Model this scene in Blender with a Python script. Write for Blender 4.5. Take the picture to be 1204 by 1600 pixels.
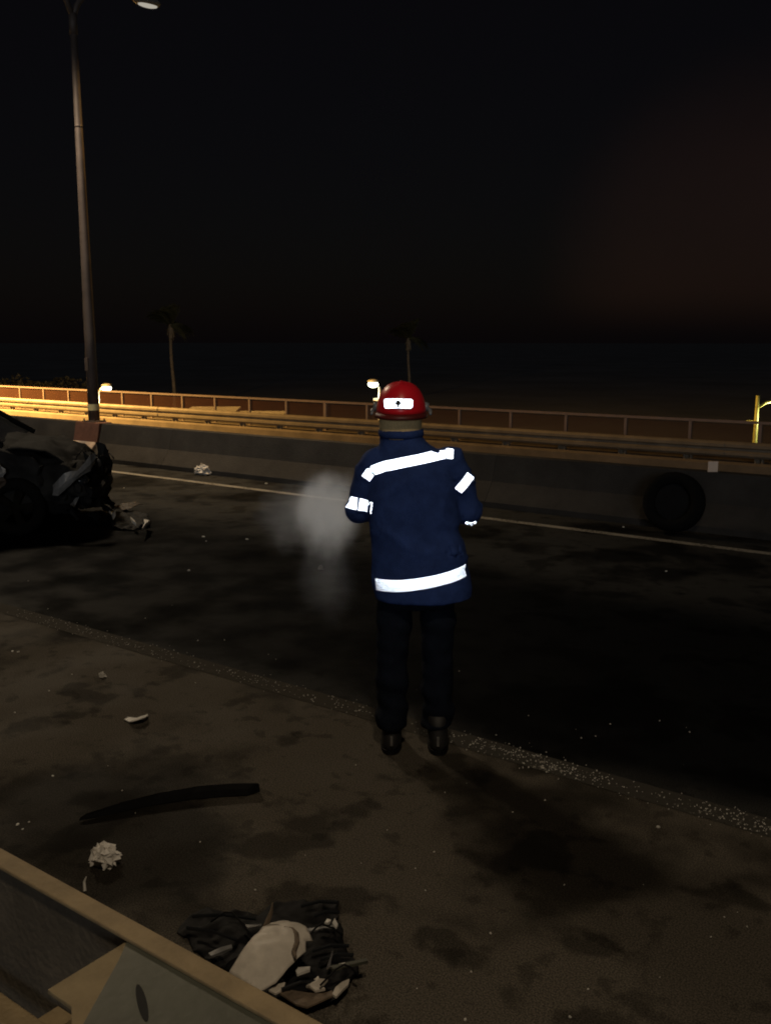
import bpy, bmesh, math, random
from mathutils import Vector, Matrix, noise
from mathutils.bvhtree import BVHTree

random.seed(7)
R = math.radians
S = bpy.context.scene
C = S.collection
for o in list(bpy.data.objects):
    bpy.data.objects.remove(o)

# ------------------------------------------------------------------ camera
CAM_H = 2.024
PITCH = math.atan(267 / 1500)
YAW = math.atan(2052 / math.hypot(1500, 267))      # angle between view and road direction
sn, cs = math.sin(YAW), math.cos(YAW)
sp, cp = math.sin(PITCH), math.cos(PITCH)
fwd = Vector((-cs * cp, sn * cp, -sp))
right = Vector((sn, cs, 0))
up = right.cross(fwd)
cam = bpy.data.cameras.new('camera')
cam.sensor_fit = 'VERTICAL'; cam.sensor_height = 36; cam.lens = 1500 / 1600 * 36
cam.clip_start = 0.05; cam.clip_end = 6000
camo = bpy.data.objects.new('camera', cam); C.objects.link(camo)
M = Matrix((right, up, -fwd)).transposed().to_4x4()
M.translation = (0, 0, CAM_H)
camo.matrix_world = M
S.camera = camo

# ------------------------------------------------------------------ world, sun, exposure
FIG = Vector((-2.62, 3.76, 0))                     # where the firefighter stands
sun_from = Vector((-FIG.x, -FIG.y, 0)).normalized()  # low light from behind the photographer
SUN_EL = R(8.0)
W = bpy.data.worlds.new('World'); S.world = W; W.use_nodes = True
nt = W.node_tree; nt.nodes.clear()
out = nt.nodes.new('ShaderNodeOutputWorld')
bg = nt.nodes.new('ShaderNodeBackground')
sky = nt.nodes.new('ShaderNodeTexSky'); sky.sky_type = 'NISHITA'; sky.sun_disc = False
sky.sun_elevation = SUN_EL
sky.sun_rotation = math.atan2(sun_from.x, sun_from.y)
sky.air_density = 1.0; sky.dust_density = 1.5; sky.ozone_density = 1.0
bg.inputs['Strength'].default_value = 0.00045
nt.links.new(sky.outputs[0], bg.inputs[0])
# faint town glow on thin cloud low over the horizon
tc = nt.nodes.new('ShaderNodeTexCoord')
dot = nt.nodes.new('ShaderNodeVectorMath'); dot.operation = 'DOT_PRODUCT'
gdir = Vector((-0.27, 0.96, 0.055)).normalized()
dot.inputs[1].default_value = gdir
nt.links.new(tc.outputs['Generated'], dot.inputs[0])
mr = nt.nodes.new('ShaderNodeMapRange'); mr.interpolation_type = 'SMOOTHERSTEP'
mr.inputs['From Min'].default_value = 0.972; mr.inputs['From Max'].default_value = 1.0
nt.links.new(dot.outputs['Value'], mr.inputs['Value'])
nz = nt.nodes.new('ShaderNodeTexNoise'); nz.inputs['Scale'].default_value = 3.5; nz.inputs['Detail'].default_value = 4
nt.links.new(tc.outputs['Generated'], nz.inputs['Vector'])
mu = nt.nodes.new('ShaderNodeMath'); mu.operation = 'MULTIPLY'
sepz = nt.nodes.new('ShaderNodeSeparateXYZ'); nt.links.new(tc.outputs['Generated'], sepz.inputs[0])
bank = nt.nodes.new('ShaderNodeMapRange'); bank.interpolation_type = 'SMOOTHSTEP'      # cloud bank hangs clear of the horizon
bank.inputs['From Min'].default_value = .0; bank.inputs['From Max'].default_value = .055
nt.links.new(sepz.outputs[2], bank.inputs['Value'])
mu0 = nt.nodes.new('ShaderNodeMath'); mu0.operation = 'MULTIPLY'
nt.links.new(mr.outputs[0], mu0.inputs[0]); nt.links.new(bank.outputs[0], mu0.inputs[1])
nt.links.new(mu0.outputs[0], mu.inputs[0]); nt.links.new(nz.outputs[0], mu.inputs[1])
bg2 = nt.nodes.new('ShaderNodeBackground'); bg2.inputs[0].default_value = (0.9, 0.36, 0.2, 1)
mu2 = nt.nodes.new('ShaderNodeMath'); mu2.operation = 'MULTIPLY'; mu2.inputs[1].default_value = 0.011
nt.links.new(mu.outputs[0], mu2.inputs[0]); nt.links.new(mu2.outputs[0], bg2.inputs['Strength'])
addw = nt.nodes.new('ShaderNodeAddShader'); addv = nt.nodes.new('ShaderNodeAddShader')
bg3 = nt.nodes.new('ShaderNodeBackground'); bg3.inputs[0].default_value = (.95, .62, .88, 1); bg3.inputs['Strength'].default_value = .0017
nt.links.new(bg.outputs[0], addw.inputs[0]); nt.links.new(bg2.outputs[0], addw.inputs[1])
nt.links.new(addw.outputs[0], addv.inputs[0]); nt.links.new(bg3.outputs[0], addv.inputs[1])
nt.links.new(addv.outputs[0], out.inputs[0])

sl = bpy.data.lights.new('sun', 'SUN'); sl.energy = 0.24; sl.angle = R(13); sl.color = (0.86, 0.93, 1.0)
so = bpy.data.objects.new('sun', sl); C.objects.link(so)
sd = Vector((-sun_from.x * math.cos(SUN_EL), -sun_from.y * math.cos(SUN_EL), -math.sin(SUN_EL)))
so.rotation_euler = sd.to_track_quat('-Z', 'Y').to_euler()
so.location = (2, -3, 12)
S.view_settings.view_transform = 'Standard'; S.view_settings.look = 'None'
S.view_settings.exposure = 0; S.view_settings.gamma = 1
S.view_settings.use_curve_mapping = False
S.cycles.use_denoising = True
S.cycles.filter_width = 1.9
LAMP_NEAR, LAMP_SODIUM, LAMP_SIDE = 1500.0, 82000.0, 620.0              # watts of the street lamps

# ------------------------------------------------------------------ layout helpers (real positions on the ground)
def ray(px, py):
    x = px - 602; y = py - 800
    fw = 1500 * cp - y * sp; dn = 1500 * sp + y * cp
    return Vector((x * sn - fw * cs, x * cs + fw * sn, -dn))
def G(px, py, z=0.0):
    d = ray(px, py); t = (z - CAM_H) / d.z
    return Vector((d.x * t, d.y * t, z))

# ------------------------------------------------------------------ mesh helpers
class MB:
    def __init__(s): s.v = []; s.f = []
    def add(s, vs, fs):
        n = len(s.v); s.v += [tuple(v) for v in vs]; s.f += [tuple(i + n for i in f) for f in fs]; return s
    def box(s, a, b):
        x0, y0, z0 = a; x1, y1, z1 = b
        return s.add([(x0,y0,z0),(x1,y0,z0),(x1,y1,z0),(x0,y1,z0),(x0,y0,z1),(x1,y0,z1),(x1,y1,z1),(x0,y1,z1)],
                     [(0,3,2,1),(4,5,6,7),(0,1,5,4),(1,2,6,5),(2,3,7,6),(3,0,4,7)])
    def prism_x(s, prof, x0, x1):                     # closed profile of (y,z) swept along x
        n = len(prof)
        vs = [(x0, y, z) for y, z in prof] + [(x1, y, z) for y, z in prof]
        fs = [(i, (i+1) % n, n + (i+1) % n, n + i) for i in range(n)]
        fs += [tuple(range(n))[::-1], tuple(range(n, 2*n))]
        return s.add(vs, fs)
    def tube(s, pts, rads, n=12, cap=True):
        pts = [Vector(p) for p in pts]
        if not hasattr(rads, '__len__'): rads = [rads] * len(pts)
        rings = []; ref = None
        for i, p in enumerate(pts):
            t = (pts[min(i+1, len(pts)-1)] - pts[max(i-1, 0)]).normalized()
            if ref is None:
                ref = Vector((0, 0, 1)) if abs(t.z) < .9 else Vector((1, 0, 0))
            u = ref - t * ref.dot(t); u.normalize(); w = t.cross(u); ref = u
            r = rads[i]
            ru, rw = r if hasattr(r, '__len__') else (r, r)
            rings.append([p + u * ru * math.cos(2*math.pi*k/n) + w * rw * math.sin(2*math.pi*k/n) for k in range(n)])
        vs = [v for g in rings for v in g]; fs = []
        for i in range(len(rings)-1):
            for k in range(n):
                a = i*n + k; b = i*n + (k+1) % n
                fs.append((a, b, b + n, a + n))
        if cap:
            fs.append(tuple(range(n))[::-1]); fs.append(tuple(range((len(rings)-1)*n, len(rings)*n)))
        return s.add(vs, fs)
    def loft_z(s, secs, n=24, power=2.0, cap=True):   # secs: (z, cx, cy, rx, ry)
        vs = []; fs = []
        for z, cx, cy, rx, ry in secs:
            for k in range(n):
                a = 2*math.pi*k/n; ca, sa = math.cos(a), math.sin(a)
                e = 2/power
                vs.append((cx + rx*math.copysign(abs(ca)**e, ca), cy + ry*math.copysign(abs(sa)**e, sa), z))
        for i in range(len(secs)-1):
            for k in range(n):
                a = i*n+k; b = i*n+(k+1) % n
                fs.append((a, b, b+n, a+n))
        if cap:
            fs.append(tuple(range(n))[::-1]); fs.append(tuple(range((len(secs)-1)*n, len(secs)*n)))
        return s.add(vs, fs)
    def ball(s, c, r, n=14, m=9):
        c = Vector(c); rx, ry, rz = r if hasattr(r, '__len__') else (r, r, r)
        vs = [c + Vector((0, 0, -rz))]; fs = []
        for i in range(1, m):
            t = -math.pi/2 + math.pi*i/m
            for k in range(n):
                a = 2*math.pi*k/n
                vs.append(c + Vector((rx*math.cos(t)*math.cos(a), ry*math.cos(t)*math.sin(a), rz*math.sin(t))))
        vs.append(c + Vector((0, 0, rz)))
        for k in range(n): fs.append((0, 1+(k+1) % n, 1+k))
        for i in range(m-2):
            for k in range(n):
                a = 1+i*n+k; b = 1+i*n+(k+1) % n
                fs.append((a, b, b+n, a+n))
        L = len(vs)-1
        for k in range(n): fs.append((L, L-n+k, L-n+(k+1) % n))
        return s.add(vs, fs)
    def mesh(s, name):
        me = bpy.data.meshes.new(name); me.from_pydata(s.v, [], s.f); me.update(); return me
    def build(s, name, mat, parent=None, smooth=False, loc=None, bevel=0, fix=True):
        me = s.mesh(name)
        if fix:
            bm = bmesh.new(); bm.from_mesh(me); bmesh.ops.recalc_face_normals(bm, faces=bm.faces); bm.to_mesh(me); bm.free()
        return link(name, me, mat, parent, smooth, loc, bevel)

def link(name, me, mat, parent=None, smooth=False, loc=None, bevel=0):
    o = bpy.data.objects.new(name, me); C.objects.link(o)
    if mat and not me.materials: me.materials.append(mat)
    if smooth:
        for p in me.polygons: p.use_smooth = True
    if parent: o.parent = parent
    if loc is not None: o.location = loc
    if bevel:
        b = o.modifiers.new('bevel', 'BEVEL'); b.width = bevel; b.segments = 2; b.limit_method = 'ANGLE'
    return o

def tag(o, label=None, cat=None, group=None, kind=None):
    if label: o['label'] = label
    if cat: o['category'] = cat
    if group: o['group'] = group
    if kind: o['kind'] = kind
    return o
def empty(name, loc=(0, 0, 0), rz=0.0):
    o = bpy.data.objects.new(name, None); C.objects.link(o)
    o.location = loc; o.rotation_euler = (0, 0, rz); o.empty_display_size = .1
    return o
def copy_tree(o, parent=None):
    c = o.copy(); C.objects.link(c); c.parent = parent
    for ch in list(o.children): copy_tree(ch, c)
    return c

# ------------------------------------------------------------------ materials
def mat(name, col, rough=.7, metal=0.0, var=.25, scale=8.0, bump=0.0, bscale=60.0, col2=None, spec=.5, transl=0):
    m = bpy.data.materials.new(name); m.use_nodes = True
    t = m.node_tree; b = t.nodes['Principled BSDF']
    b.inputs['Roughness'].default_value = rough; b.inputs['Metallic'].default_value = metal
    b.inputs['Specular IOR Level'].default_value = spec
    tcn = t.nodes.new('ShaderNodeTexCoord')
    n = t.nodes.new('ShaderNodeTexNoise'); n.inputs['Scale'].default_value = scale; n.inputs['Detail'].default_value = 6
    n.inputs['Roughness'].default_value = .65
    t.links.new(tcn.outputs['Object'], n.inputs['Vector'])
    r = t.nodes.new('ShaderNodeValToRGB')
    c2 = col2 if col2 else tuple(min(1, c*(1+var)) for c in col)
    c1 = tuple(c*(1-var) for c in col)
    r.color_ramp.elements[0].position = .32; r.color_ramp.elements[1].position = .68
    r.color_ramp.elements[0].color = (*c1, 1); r.color_ramp.elements[1].color = (*c2, 1)
    t.links.new(n.outputs[0], r.inputs[0]); t.links.new(r.outputs[0], b.inputs['Base Color'])
    if bump:
        n2 = t.nodes.new('ShaderNodeTexNoise'); n2.inputs['Scale'].default_value = bscale; n2.inputs['Detail'].default_value = 4
        t.links.new(tcn.outputs['Object'], n2.inputs['Vector'])
        bp = t.nodes.new('ShaderNodeBump'); bp.inputs['Strength'].default_value = bump; bp.inputs['Distance'].default_value = .02
        t.links.new(n2.outputs[0], bp.inputs['Height']); t.links.new(bp.outputs[0], b.inputs['Normal'])
    return m

def asphalt(name, shoulder, lane, dark, y_edge=None, y_dark=None):
    """worn asphalt: grain, blotchy stains, and (by position across the road) an older shoulder and a newer, oil-dark lane"""
    m = bpy.data.materials.new(name); m.use_nodes = True
    t = m.node_tree; b = t.nodes['Principled BSDF']; L = t.links
    tcn = t.nodes.new('ShaderNodeTexCoord'); P = tcn.outputs['Object']
    def nzn(sc, det=4, w=None):
        n = t.nodes.new('ShaderNodeTexNoise'); n.inputs['Scale'].default_value = sc; n.inputs['Detail'].default_value = det
        L.new(P, n.inputs['Vector']); return n.outputs[0]
    def rng(v, a, bb, lo=0.0, hi=1.0):
        n = t.nodes.new('ShaderNodeMapRange'); n.interpolation_type = 'SMOOTHSTEP'
        n.inputs['From Min'].default_value = a; n.inputs['From Max'].default_value = bb
        n.inputs['To Min'].default_value = lo; n.inputs['To Max'].default_value = hi
        L.new(v, n.inputs['Value']); return n.outputs[0]
    def math_(op, a, bb):
        n = t.nodes.new('ShaderNodeMath'); n.operation = op
        for i, q in enumerate((a, bb)):
            if isinstance(q, (int, float)): n.inputs[i].default_value = q
            else: L.new(q, n.inputs[i])
        return n.outputs[0]
    def mix(fac, a, bb):
        n = t.nodes.new('ShaderNodeMix'); n.data_type = 'RGBA'
        if isinstance(fac, float): n.inputs[0].default_value = fac
        else: L.new(fac, n.inputs[0])
        for i, q in ((6, a), (7, bb)):
            if isinstance(q, tuple): n.inputs[i].default_value = (*q, 1)
            else: L.new(q, n.inputs[i])
        return n.outputs[2]
    xyz = t.nodes.new('ShaderNodeSeparateXYZ'); L.new(P, xyz.inputs[0])
    wob = math_('MULTIPLY', math_('SUBTRACT', nzn(.8, 4), .5), .7)
    yy = math_('ADD', xyz.outputs[1], wob)
    base = shoulder
    if y_edge is not None:
        base = mix(rng(math_('ADD', xyz.outputs[1], math_('MULTIPLY', wob, .12)), y_edge-.05, y_edge+.12), shoulder, lane)
        wet = math_('MULTIPLY', rng(yy, y_dark[0], y_dark[1]), rng(yy, y_dark[2], y_dark[3], 1.0, 0.0))
        base = mix(wet, base, dark)
    # stains, tyre rubber and patches with edges of their own
    def stain(fac, v):
        sm_ = t.nodes.new('ShaderNodeMix'); sm_.data_type = 'RGBA'; sm_.blend_type = 'MULTIPLY'
        L.new(fac, sm_.inputs[0]); sm_.inputs[7].default_value = (v, v, v, 1)
        if isinstance(base, tuple): sm_.inputs[6].default_value = (*base, 1)
        else: L.new(base, sm_.inputs[6])
        return sm_.outputs[2]
    base = stain(rng(nzn(.75, 6), .50, .60), .30)
    base = stain(rng(nzn(2.6, 6), .54, .62), .50)
    base = stain(rng(nzn(8.0, 5), .56, .66), .65)
    grain = nzn(160, 2)
    gm_ = t.nodes.new('ShaderNodeMix'); gm_.data_type = 'RGBA'; gm_.blend_type = 'MULTIPLY'; gm_.inputs[0].default_value = 1.0
    gr_ = t.nodes.new('ShaderNodeValToRGB'); gr_.color_ramp.elements[0].color = (.34,.34,.34,1); gr_.color_ramp.elements[1].color = (1,1,1,1)
    gr_.color_ramp.elements[0].position = .35; gr_.color_ramp.elements[1].position = .7
    gs_ = t.nodes.new('ShaderNodeVectorMath'); gs_.operation = 'SCALE'; gs_.inputs['Scale'].default_value = 1.6
    L.new(grain, gr_.inputs[0]); L.new(gr_.outputs[0], gs_.inputs[0]); L.new(base, gm_.inputs[6]); L.new(gs_.outputs[0], gm_.inputs[7])
    base = gm_.outputs[2]
    L.new(base, b.inputs['Base Color'])
    rg = rng(nzn(2.1, 4), .35, .7, .62, .92); L.new(rg, b.inputs['Roughness'])
    b.inputs['Specular IOR Level'].default_value = .04
    bp = t.nodes.new('ShaderNodeBump'); bp.inputs['Strength'].default_value = .55; bp.inputs['Distance'].default_value = .008
    hgt = math_('ADD', nzn(110, 3), math_('MULTIPLY', nzn(9, 3), .8))
    L.new(hgt, bp.inputs['Height']); L.new(bp.outputs[0], b.inputs['Normal'])
    return m

def paint(name, col, under, cover):
    m = bpy.data.materials.new(name); m.use_nodes = True
    t = m.node_tree; b = t.nodes['Principled BSDF']; L = t.links
    tcn = t.nodes.new('ShaderNodeTexCoord')
    n = t.nodes.new('ShaderNodeTexNoise'); n.inputs['Scale'].default_value = 34; n.inputs['Detail'].default_value = 6; n.inputs['Roughness'].default_value = .75
    L.new(tcn.outputs['Object'], n.inputs['Vector'])
    n2 = t.nodes.new('ShaderNodeTexNoise'); n2.inputs['Scale'].default_value = 2.2; n2.inputs['Detail'].default_value = 3
    L.new(tcn.outputs['Object'], n2.inputs['Vector'])
    a = t.nodes.new('ShaderNodeMath'); a.operation = 'MULTIPLY_ADD'; a.inputs[1].default_value = .45
    L.new(n2.outputs[0], a.inputs[0]); L.new(n.outputs[0], a.inputs[2])
    r = t.nodes.new('ShaderNodeMapRange'); r.inputs['From Min'].default_value = cover - .04; r.inputs['From Max'].default_value = cover + .04
    L.new(a.outputs[0], r.inputs['Value'])
    mx = t.nodes.new('ShaderNodeMix'); mx.data_type = 'RGBA'
    mx.inputs[6].default_value = (*under, 1); mx.inputs[7].default_value = (*col, 1)
    L.new(r.outputs[0], mx.inputs[0]); L.new(mx.outputs[2], b.inputs['Base Color'])
    b.inputs['Roughness'].default_value = .8; b.inputs['Specular IOR Level'].default_value = .05
    bp = t.nodes.new('ShaderNodeBump'); bp.inputs['Strength'].default_value = .8; bp.inputs['Distance'].default_value = .01
    L.new(a.outputs[0], bp.inputs['Height']); L.new(bp.outputs[0], b.inputs['Normal'])
    return m

def emit(name, col, strength):
    m = bpy.data.materials.new(name); m.use_nodes = True
    t = m.node_tree; t.nodes.clear()
    o = t.nodes.new('ShaderNodeOutputMaterial'); e = t.nodes.new('ShaderNodeEmission')
    e.inputs[0].default_value = (*col, 1); e.inputs[1].default_value = strength
    t.links.new(e.outputs[0], o.inputs[0]); return m

def retro_mat(name, col):
    m = bpy.data.materials.new(name); m.use_nodes = True
    t = m.node_tree; t.nodes.clear()
    o = t.nodes.new('ShaderNodeOutputMaterial')
    g = t.nodes.new('ShaderNodeBsdfGlossy'); g.inputs['Color'].default_value = (*col, 1); g.inputs['Roughness'].default_value = .1
    t.links.new(g.outputs[0], o.inputs[0]); return m

M_ROAD = asphalt('asphalt_near', (.100, .088, .072), (.044, .044, .043), (.0055, .006, .0068), 3.93, (3.9, 4.35, 6.6, 7.9))
M_ROADF = asphalt('asphalt_far', (.06, .056, .05), (.05, .05, .05), (.05, .05, .05))
M_LINE = paint('worn_edge_paint', (.50, .48, .43), (.060, .056, .049), .89)
M_LINEW = paint('mostly_gone_edge_paint', (.125, .112, .092), (.058, .052, .043), .86)
M_LINE2 = paint('far_edge_paint', (.36, .34, .30), (.06, .057, .052), .66)
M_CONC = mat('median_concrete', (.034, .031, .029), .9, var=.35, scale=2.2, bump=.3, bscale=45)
M_KERB = mat('kerb_concrete', (.22, .175, .125), .9, var=.25, scale=1.6, bump=.25, bscale=40)
M_DECK = mat('deck_concrete', (.2, .19, .17), .9, bump=.2)
M_EARTH = mat('night_earth', (.11, .11, .115), .95, var=.4, scale=.05)
M_GALV = mat('galvanised_steel', (.27, .225, .17), .55, metal=.2, var=.18, scale=3, bump=.06, bscale=20)
M_RAILP = mat('fence_paint_pink', (.26, .19, .165), .6, var=.15, scale=4)
M_POLE = mat('pole_steel', (.11, .085, .075), .6, metal=.2, var=.25, scale=3, bump=.05)
M_RUST = mat('red_brown_steel', (.16, .075, .055), .75, var=.3, scale=5, bump=.1)
M_PLINTH = mat('plinth_concrete', (.42, .34, .29), .9, var=.3, scale=6, bump=.35, bscale=40)
M_PARAPET = mat('parapet_dark', (.10, .085, .065), .9, var=.3, scale=5, bump=.3, bscale=50)
M_CAP = mat('ochre_rail_paint', (.30, .225, .125), .75, var=.22, scale=9, bump=.2, bscale=70)
M_PLATE = mat('olive_shade_and_rod', (.085, .088, .068), .6, metal=.1, var=.25, scale=4, bump=.12, bscale=30)  # olive tone stands for the shaded pier top; the dark rod shares it
M_BLOCK = mat('ochre_block', (.27, .21, .12), .85, var=.18, scale=10, bump=.25, bscale=60)
M_BLACK = mat('black_plastic', (.007, .007, .008), .75, spec=.2, var=.3, scale=12, bump=.1, bscale=40)
M_RUBBER = mat('tyre_rubber', (.005, .005, .005), .9, spec=.15, var=.25, scale=20, bump=.15)
M_WHITEP = mat('white_bumper_paint', (.62, .57, .50), .55, var=.16, scale=14, bump=.12, bscale=25)
M_TORN = mat('torn_edge_brown', (.16, .12, .085), .8, var=.4, scale=30, bump=.3)
M_SILVER = mat('chrome_trim', (.75, .74, .72), .22, metal=.9, var=.1)
M_CHIP = mat('pale_chip', (.72, .70, .66), .45, var=.2, scale=40)
M_PAPER = mat('white_tissue', (.74, .71, .67), .85, var=.15, scale=30)
M_CAR = mat('charred_dark_paint', (.020, .020, .020), .8, metal=0, spec=.06, var=.5, scale=5, bump=.15, bscale=12)
M_CARG = mat('bare_grey_metal', (.26, .26, .26), .5, metal=.5, var=.35, scale=9, bump=.3, bscale=18)
M_CARB = mat('scorched_brown_metal', (.06, .042, .03), .7, var=.4, scale=7, bump=.25)
M_RIMD = mat('dark_rim', (.009, .008, .007), .9, spec=.03, var=.5, scale=9)  # rim set nearly as dark as the tyre
M_GLASS = mat('dark_car_glass', (.02, .022, .025), .12, var=.2)
M_NAVY = mat('navy_turnout_cloth', (.028, .056, .19), .85, var=.22, scale=14, bump=.35, bscale=240, spec=.15)
M_TROUS = mat('dark_trouser_cloth', (.008, .011, .020), .9, var=.25, scale=14, bump=.35, bscale=200, spec=.1)
M_RED = mat('red_helmet', (.72, .014, .026), .35, var=.1, scale=6)
M_RIM = mat('dark_red_rim', (.12, .015, .012), .5)
M_VISOR = mat('grey_visor', (.18, .19, .2), .25, var=.1)
M_HOOD = mat('beige_hood_cloth', (.80, .60, .31), .9, var=.14, scale=18, bump=.4, bscale=160, spec=.1)
M_SKIN = mat('skin', (.42, .25, .17), .55, var=.1)
M_BOOT = mat('boot_rubber', (.02, .02, .021), .6)
M_INK = mat('black_emblem', (.006, .006, .006), .8)
M_RETRO = retro_mat('retroreflective_silver', (.97, .98, 1.0))
M_TRUNK = mat('palm_trunk', (.10, .09, .075), .95, var=.3, scale=3, bump=.4, bscale=12)
M_FROND = mat('palm_leaf', (.03, .035, .018), .7, var=.35, scale=3)
M_LEAF = mat('bush_leaf', (.02, .02, .011), .75, var=.4, scale=2)
M_ROOF = mat('pale_roof_sheet', (.30, .28, .24), .6, var=.2, scale=1)
M_WALL = mat('plain_wall', (.12, .11, .10), .9, var=.2, scale=1)
M_LAMPH = mat('lamp_housing', (.3, .29, .27), .5, metal=.3)
M_YELLOW = mat('yellow_white_band', (.85, .78, .42), .4, var=.08, scale=30)
M_TANP = mat('tan_reflector', (.85, .66, .52), .6, var=.1)

# fence infill: fine expanded mesh, far too fine to see from the road
def mesh_mat():
    m = bpy.data.materials.new('fence_mesh'); m.use_nodes = True
    t = m.node_tree; t.nodes.clear(); L = t.links
    o = t.nodes.new('ShaderNodeOutputMaterial'); mx = t.nodes.new('ShaderNodeMixShader')
    tr = t.nodes.new('ShaderNodeBsdfTransparent'); d = t.nodes.new('ShaderNodeBsdfDiffuse')
    d.inputs[0].default_value = (.125, .062, .042, 1)
    n = t.nodes.new('ShaderNodeTexNoise'); n.inputs['Scale'].default_value = 1.6
    tcn = t.nodes.new('ShaderNodeTexCoord'); L.new(tcn.outputs['Object'], n.inputs['Vector'])
    r = t.nodes.new('ShaderNodeMapRange'); r.inputs['To Min'].default_value = .22; r.inputs['To Max'].default_value = .36
    L.new(n.outputs[0], r.inputs['Value']); L.new(r.outputs[0], mx.inputs[0])
    L.new(tr.outputs[0], mx.inputs[1]); L.new(d.outputs[0], mx.inputs[2]); L.new(mx.outputs[0], o.inputs[0])
    return m
M_MESH = mesh_mat()

# ================================================================== THE SETTING
def sheet(name, x0, x1, y0, y1, z, m, kind='structure'):
    o = MB().add([(x0,y0,z),(x1,y0,z),(x1,y1,z),(x0,y1,z)], [(0,1,2,3)]).build(name, m, fix=False)
    o['kind'] = kind; return o
tag(MB().add([(-3000,-3000,-5),(3000,-3000,-5),(3000,3000,-5),(-3000,3000,-5)], [(0,1,2,3)]).build('ground', M_EARTH, fix=False), kind='structure')
o = MB().box((-160, .93, -.9), (60, 10.6, 0)).build('road', M_ROAD); o['kind'] = 'structure'
o = MB().box((-160, 10.62, -1.4), (60, 17.42, -.5)).build('far_road', M_ROADF); o['kind'] = 'structure'
sheet('edge_line', -2.7, 60, 3.90, 4.06, .002, M_LINE)
sheet('worn_edge_line', -160, -2.7, 3.90, 4.06, .002, M_LINEW)
sheet('far_edge_line', -160, 60, 9.42, 9.54, .004, M_LINE2)
sheet('opposite_edge_line', -160, 60, 16.5, 16.62, -.496, M_LINE2)
o = MB().box((-160, -6, -1.0), (60, .90, .22)).build('walkway', M_DECK); o['kind'] = 'structure'
o = MB().prism_x([(17.44,-1.4),(18.3,-1.4),(18.3,-.12),(17.50,-.12),(17.44,-.16)], -160, 60).build('kerb', M_KERB); o['kind'] = 'structure'

# ================================================================== MEDIAN BARRIER
med = tag(empty('median_barrier', (-14, 10.5, 0)), 'long dark concrete barrier along the far side of the carriageway', 'barrier')
prof = [(-.36,0),(-.36,.07),(-.19,.30),(-.10,.62),(.08,.62),(.11,.30),(.12,-.5),(.12,-.5)]
prof = prof[:-1]
x = -34.0; k = 0
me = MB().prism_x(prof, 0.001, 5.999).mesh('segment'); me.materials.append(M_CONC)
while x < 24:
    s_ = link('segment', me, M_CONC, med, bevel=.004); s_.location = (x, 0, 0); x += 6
# reflector plate on its top
rp = MB().box((-.055, -.004, 0), (.055, .004, .115)).box((-.03, .004, 0), (.03, .02, .03)).build('barrier_reflector', M_TANP, bevel=.002)
rp.location = (-3.33, 10.46, .62); rp.rotation_euler = (0, 0, R(38))
tag(rp, 'small tan reflector plate on top of the median barrier at right', 'reflector')

# ================================================================== MEDIAN STREET LAMPS
def head_mesh():
    mb = MB()
    mb.loft_z([(-.05,0,0,.25,.10),(.0,0,0,.30,.135),(.05,-.02,0,.26,.11),(.085,-.04,0,.15,.06)], n=20, power=2.6)
    return mb
def lens_mesh():
    return MB().loft_z([(-.085,.02,0,.12,.05),(-.07,.02,0,.19,.075),(-.045,.02,0,.21,.08)], n=18, power=2.4)
def median_lamp(X, label, near_w, far_w, col_n, col_f, lens_n, lens_f):
    t = tag(empty('street_lamp', (X, 10.49, .62)), label, 'street lamp', 'double armed lamps on the median')
    # plinth faired into the barrier, clad with a red-brown plate above
    pl = MB().prism_x([(-.43,-.62),(-.43,-.50),(-.24,-.30),(-.24,-.62)], -.34, .34).build('plinth', M_PLINTH, t, bevel=.015)
    MB().prism_x([(-.215,-.315),(-.15,.0),(-.15,.012),(.12,.012),(.12,-.30)], -.33, .33).build('base_cladding', M_RUST, t, bevel=.008)
    MB().box((-.17,-.13,.012), (.17,.13,.035)).build('base_plate', M_POLE, t, bevel=.004)
    for sx in (-1, 1):
        for sy in (-1, 1):
            MB().tube([(sx*.14, sy*.105, .03), (sx*.14, sy*.105, .07)], .014, 6).build('bolt', M_POLE, t)
    H = 6.65
    MB().tube([(0,0,.03),(0,0,1.5),(0,0,H*.6),(0,0,H)], [.098,.092,.07,.052], 18).build('pole', M_POLE, t, smooth=True)
    MB().tube([(0,0,H-.30),(0,0,H+.02)], [.066,.066], 16).build('collar', M_POLE, t, smooth=True)
    for zz, w in ((2.6, .02), (4.9, .016)):
        MB().tube([(0,0,zz),(0,0,zz+.04)], .09 - zz*.005, 14).build('pole_ring', M_POLE, t, smooth=True)
    MB().box((-.045, -.105, .9), (.045, -.08, 1.12)).build('hatch', M_POLE, t, bevel=.004)
    bd = MB().tube([(0,0,.215),(0,0,.325)], .1005, 18, cap=False).build('reflective_band', M_YELLOW, t, smooth=True)
    for sgn, w, colr, lm in ((-1, near_w, col_n, lens_n), (1, far_w, col_f, lens_f)):
        pts = [(0, 0, H-.05)]
        for a, b in ((.10,.18),(.27,.38),(.55,.53),(.9,.58),(1.35,.60)):
            pts.append((0, sgn*a, H+b))
        MB().tube(pts, [.045,.045,.043,.04,.036,.033], 12).build('arm', M_POLE, t, smooth=True)
        hd = head_mesh().build('lamp_head', M_LAMPH, t, smooth=True)
        hd.location = (0, sgn*1.55, H+.60); hd.rotation_euler = (0, R(-4), R(90*sgn))
        ln = lens_mesh().build('lens', lm, hd, smooth=True)
        ld = bpy.data.lights.new('street_light', 'SPOT'); ld.energy = w; ld.color = colr
        ld.spot_size = R(142); ld.spot_blend = .5; ld.shadow_soft_size = .5
        lo = bpy.data.objects.new('street_light', ld); C.objects.link(lo); lo.parent = t
        lo.location = (0, sgn*1.6, H+.46); lo.rotation_euler = (R(27*sgn), 0, 0)
    return t
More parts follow.
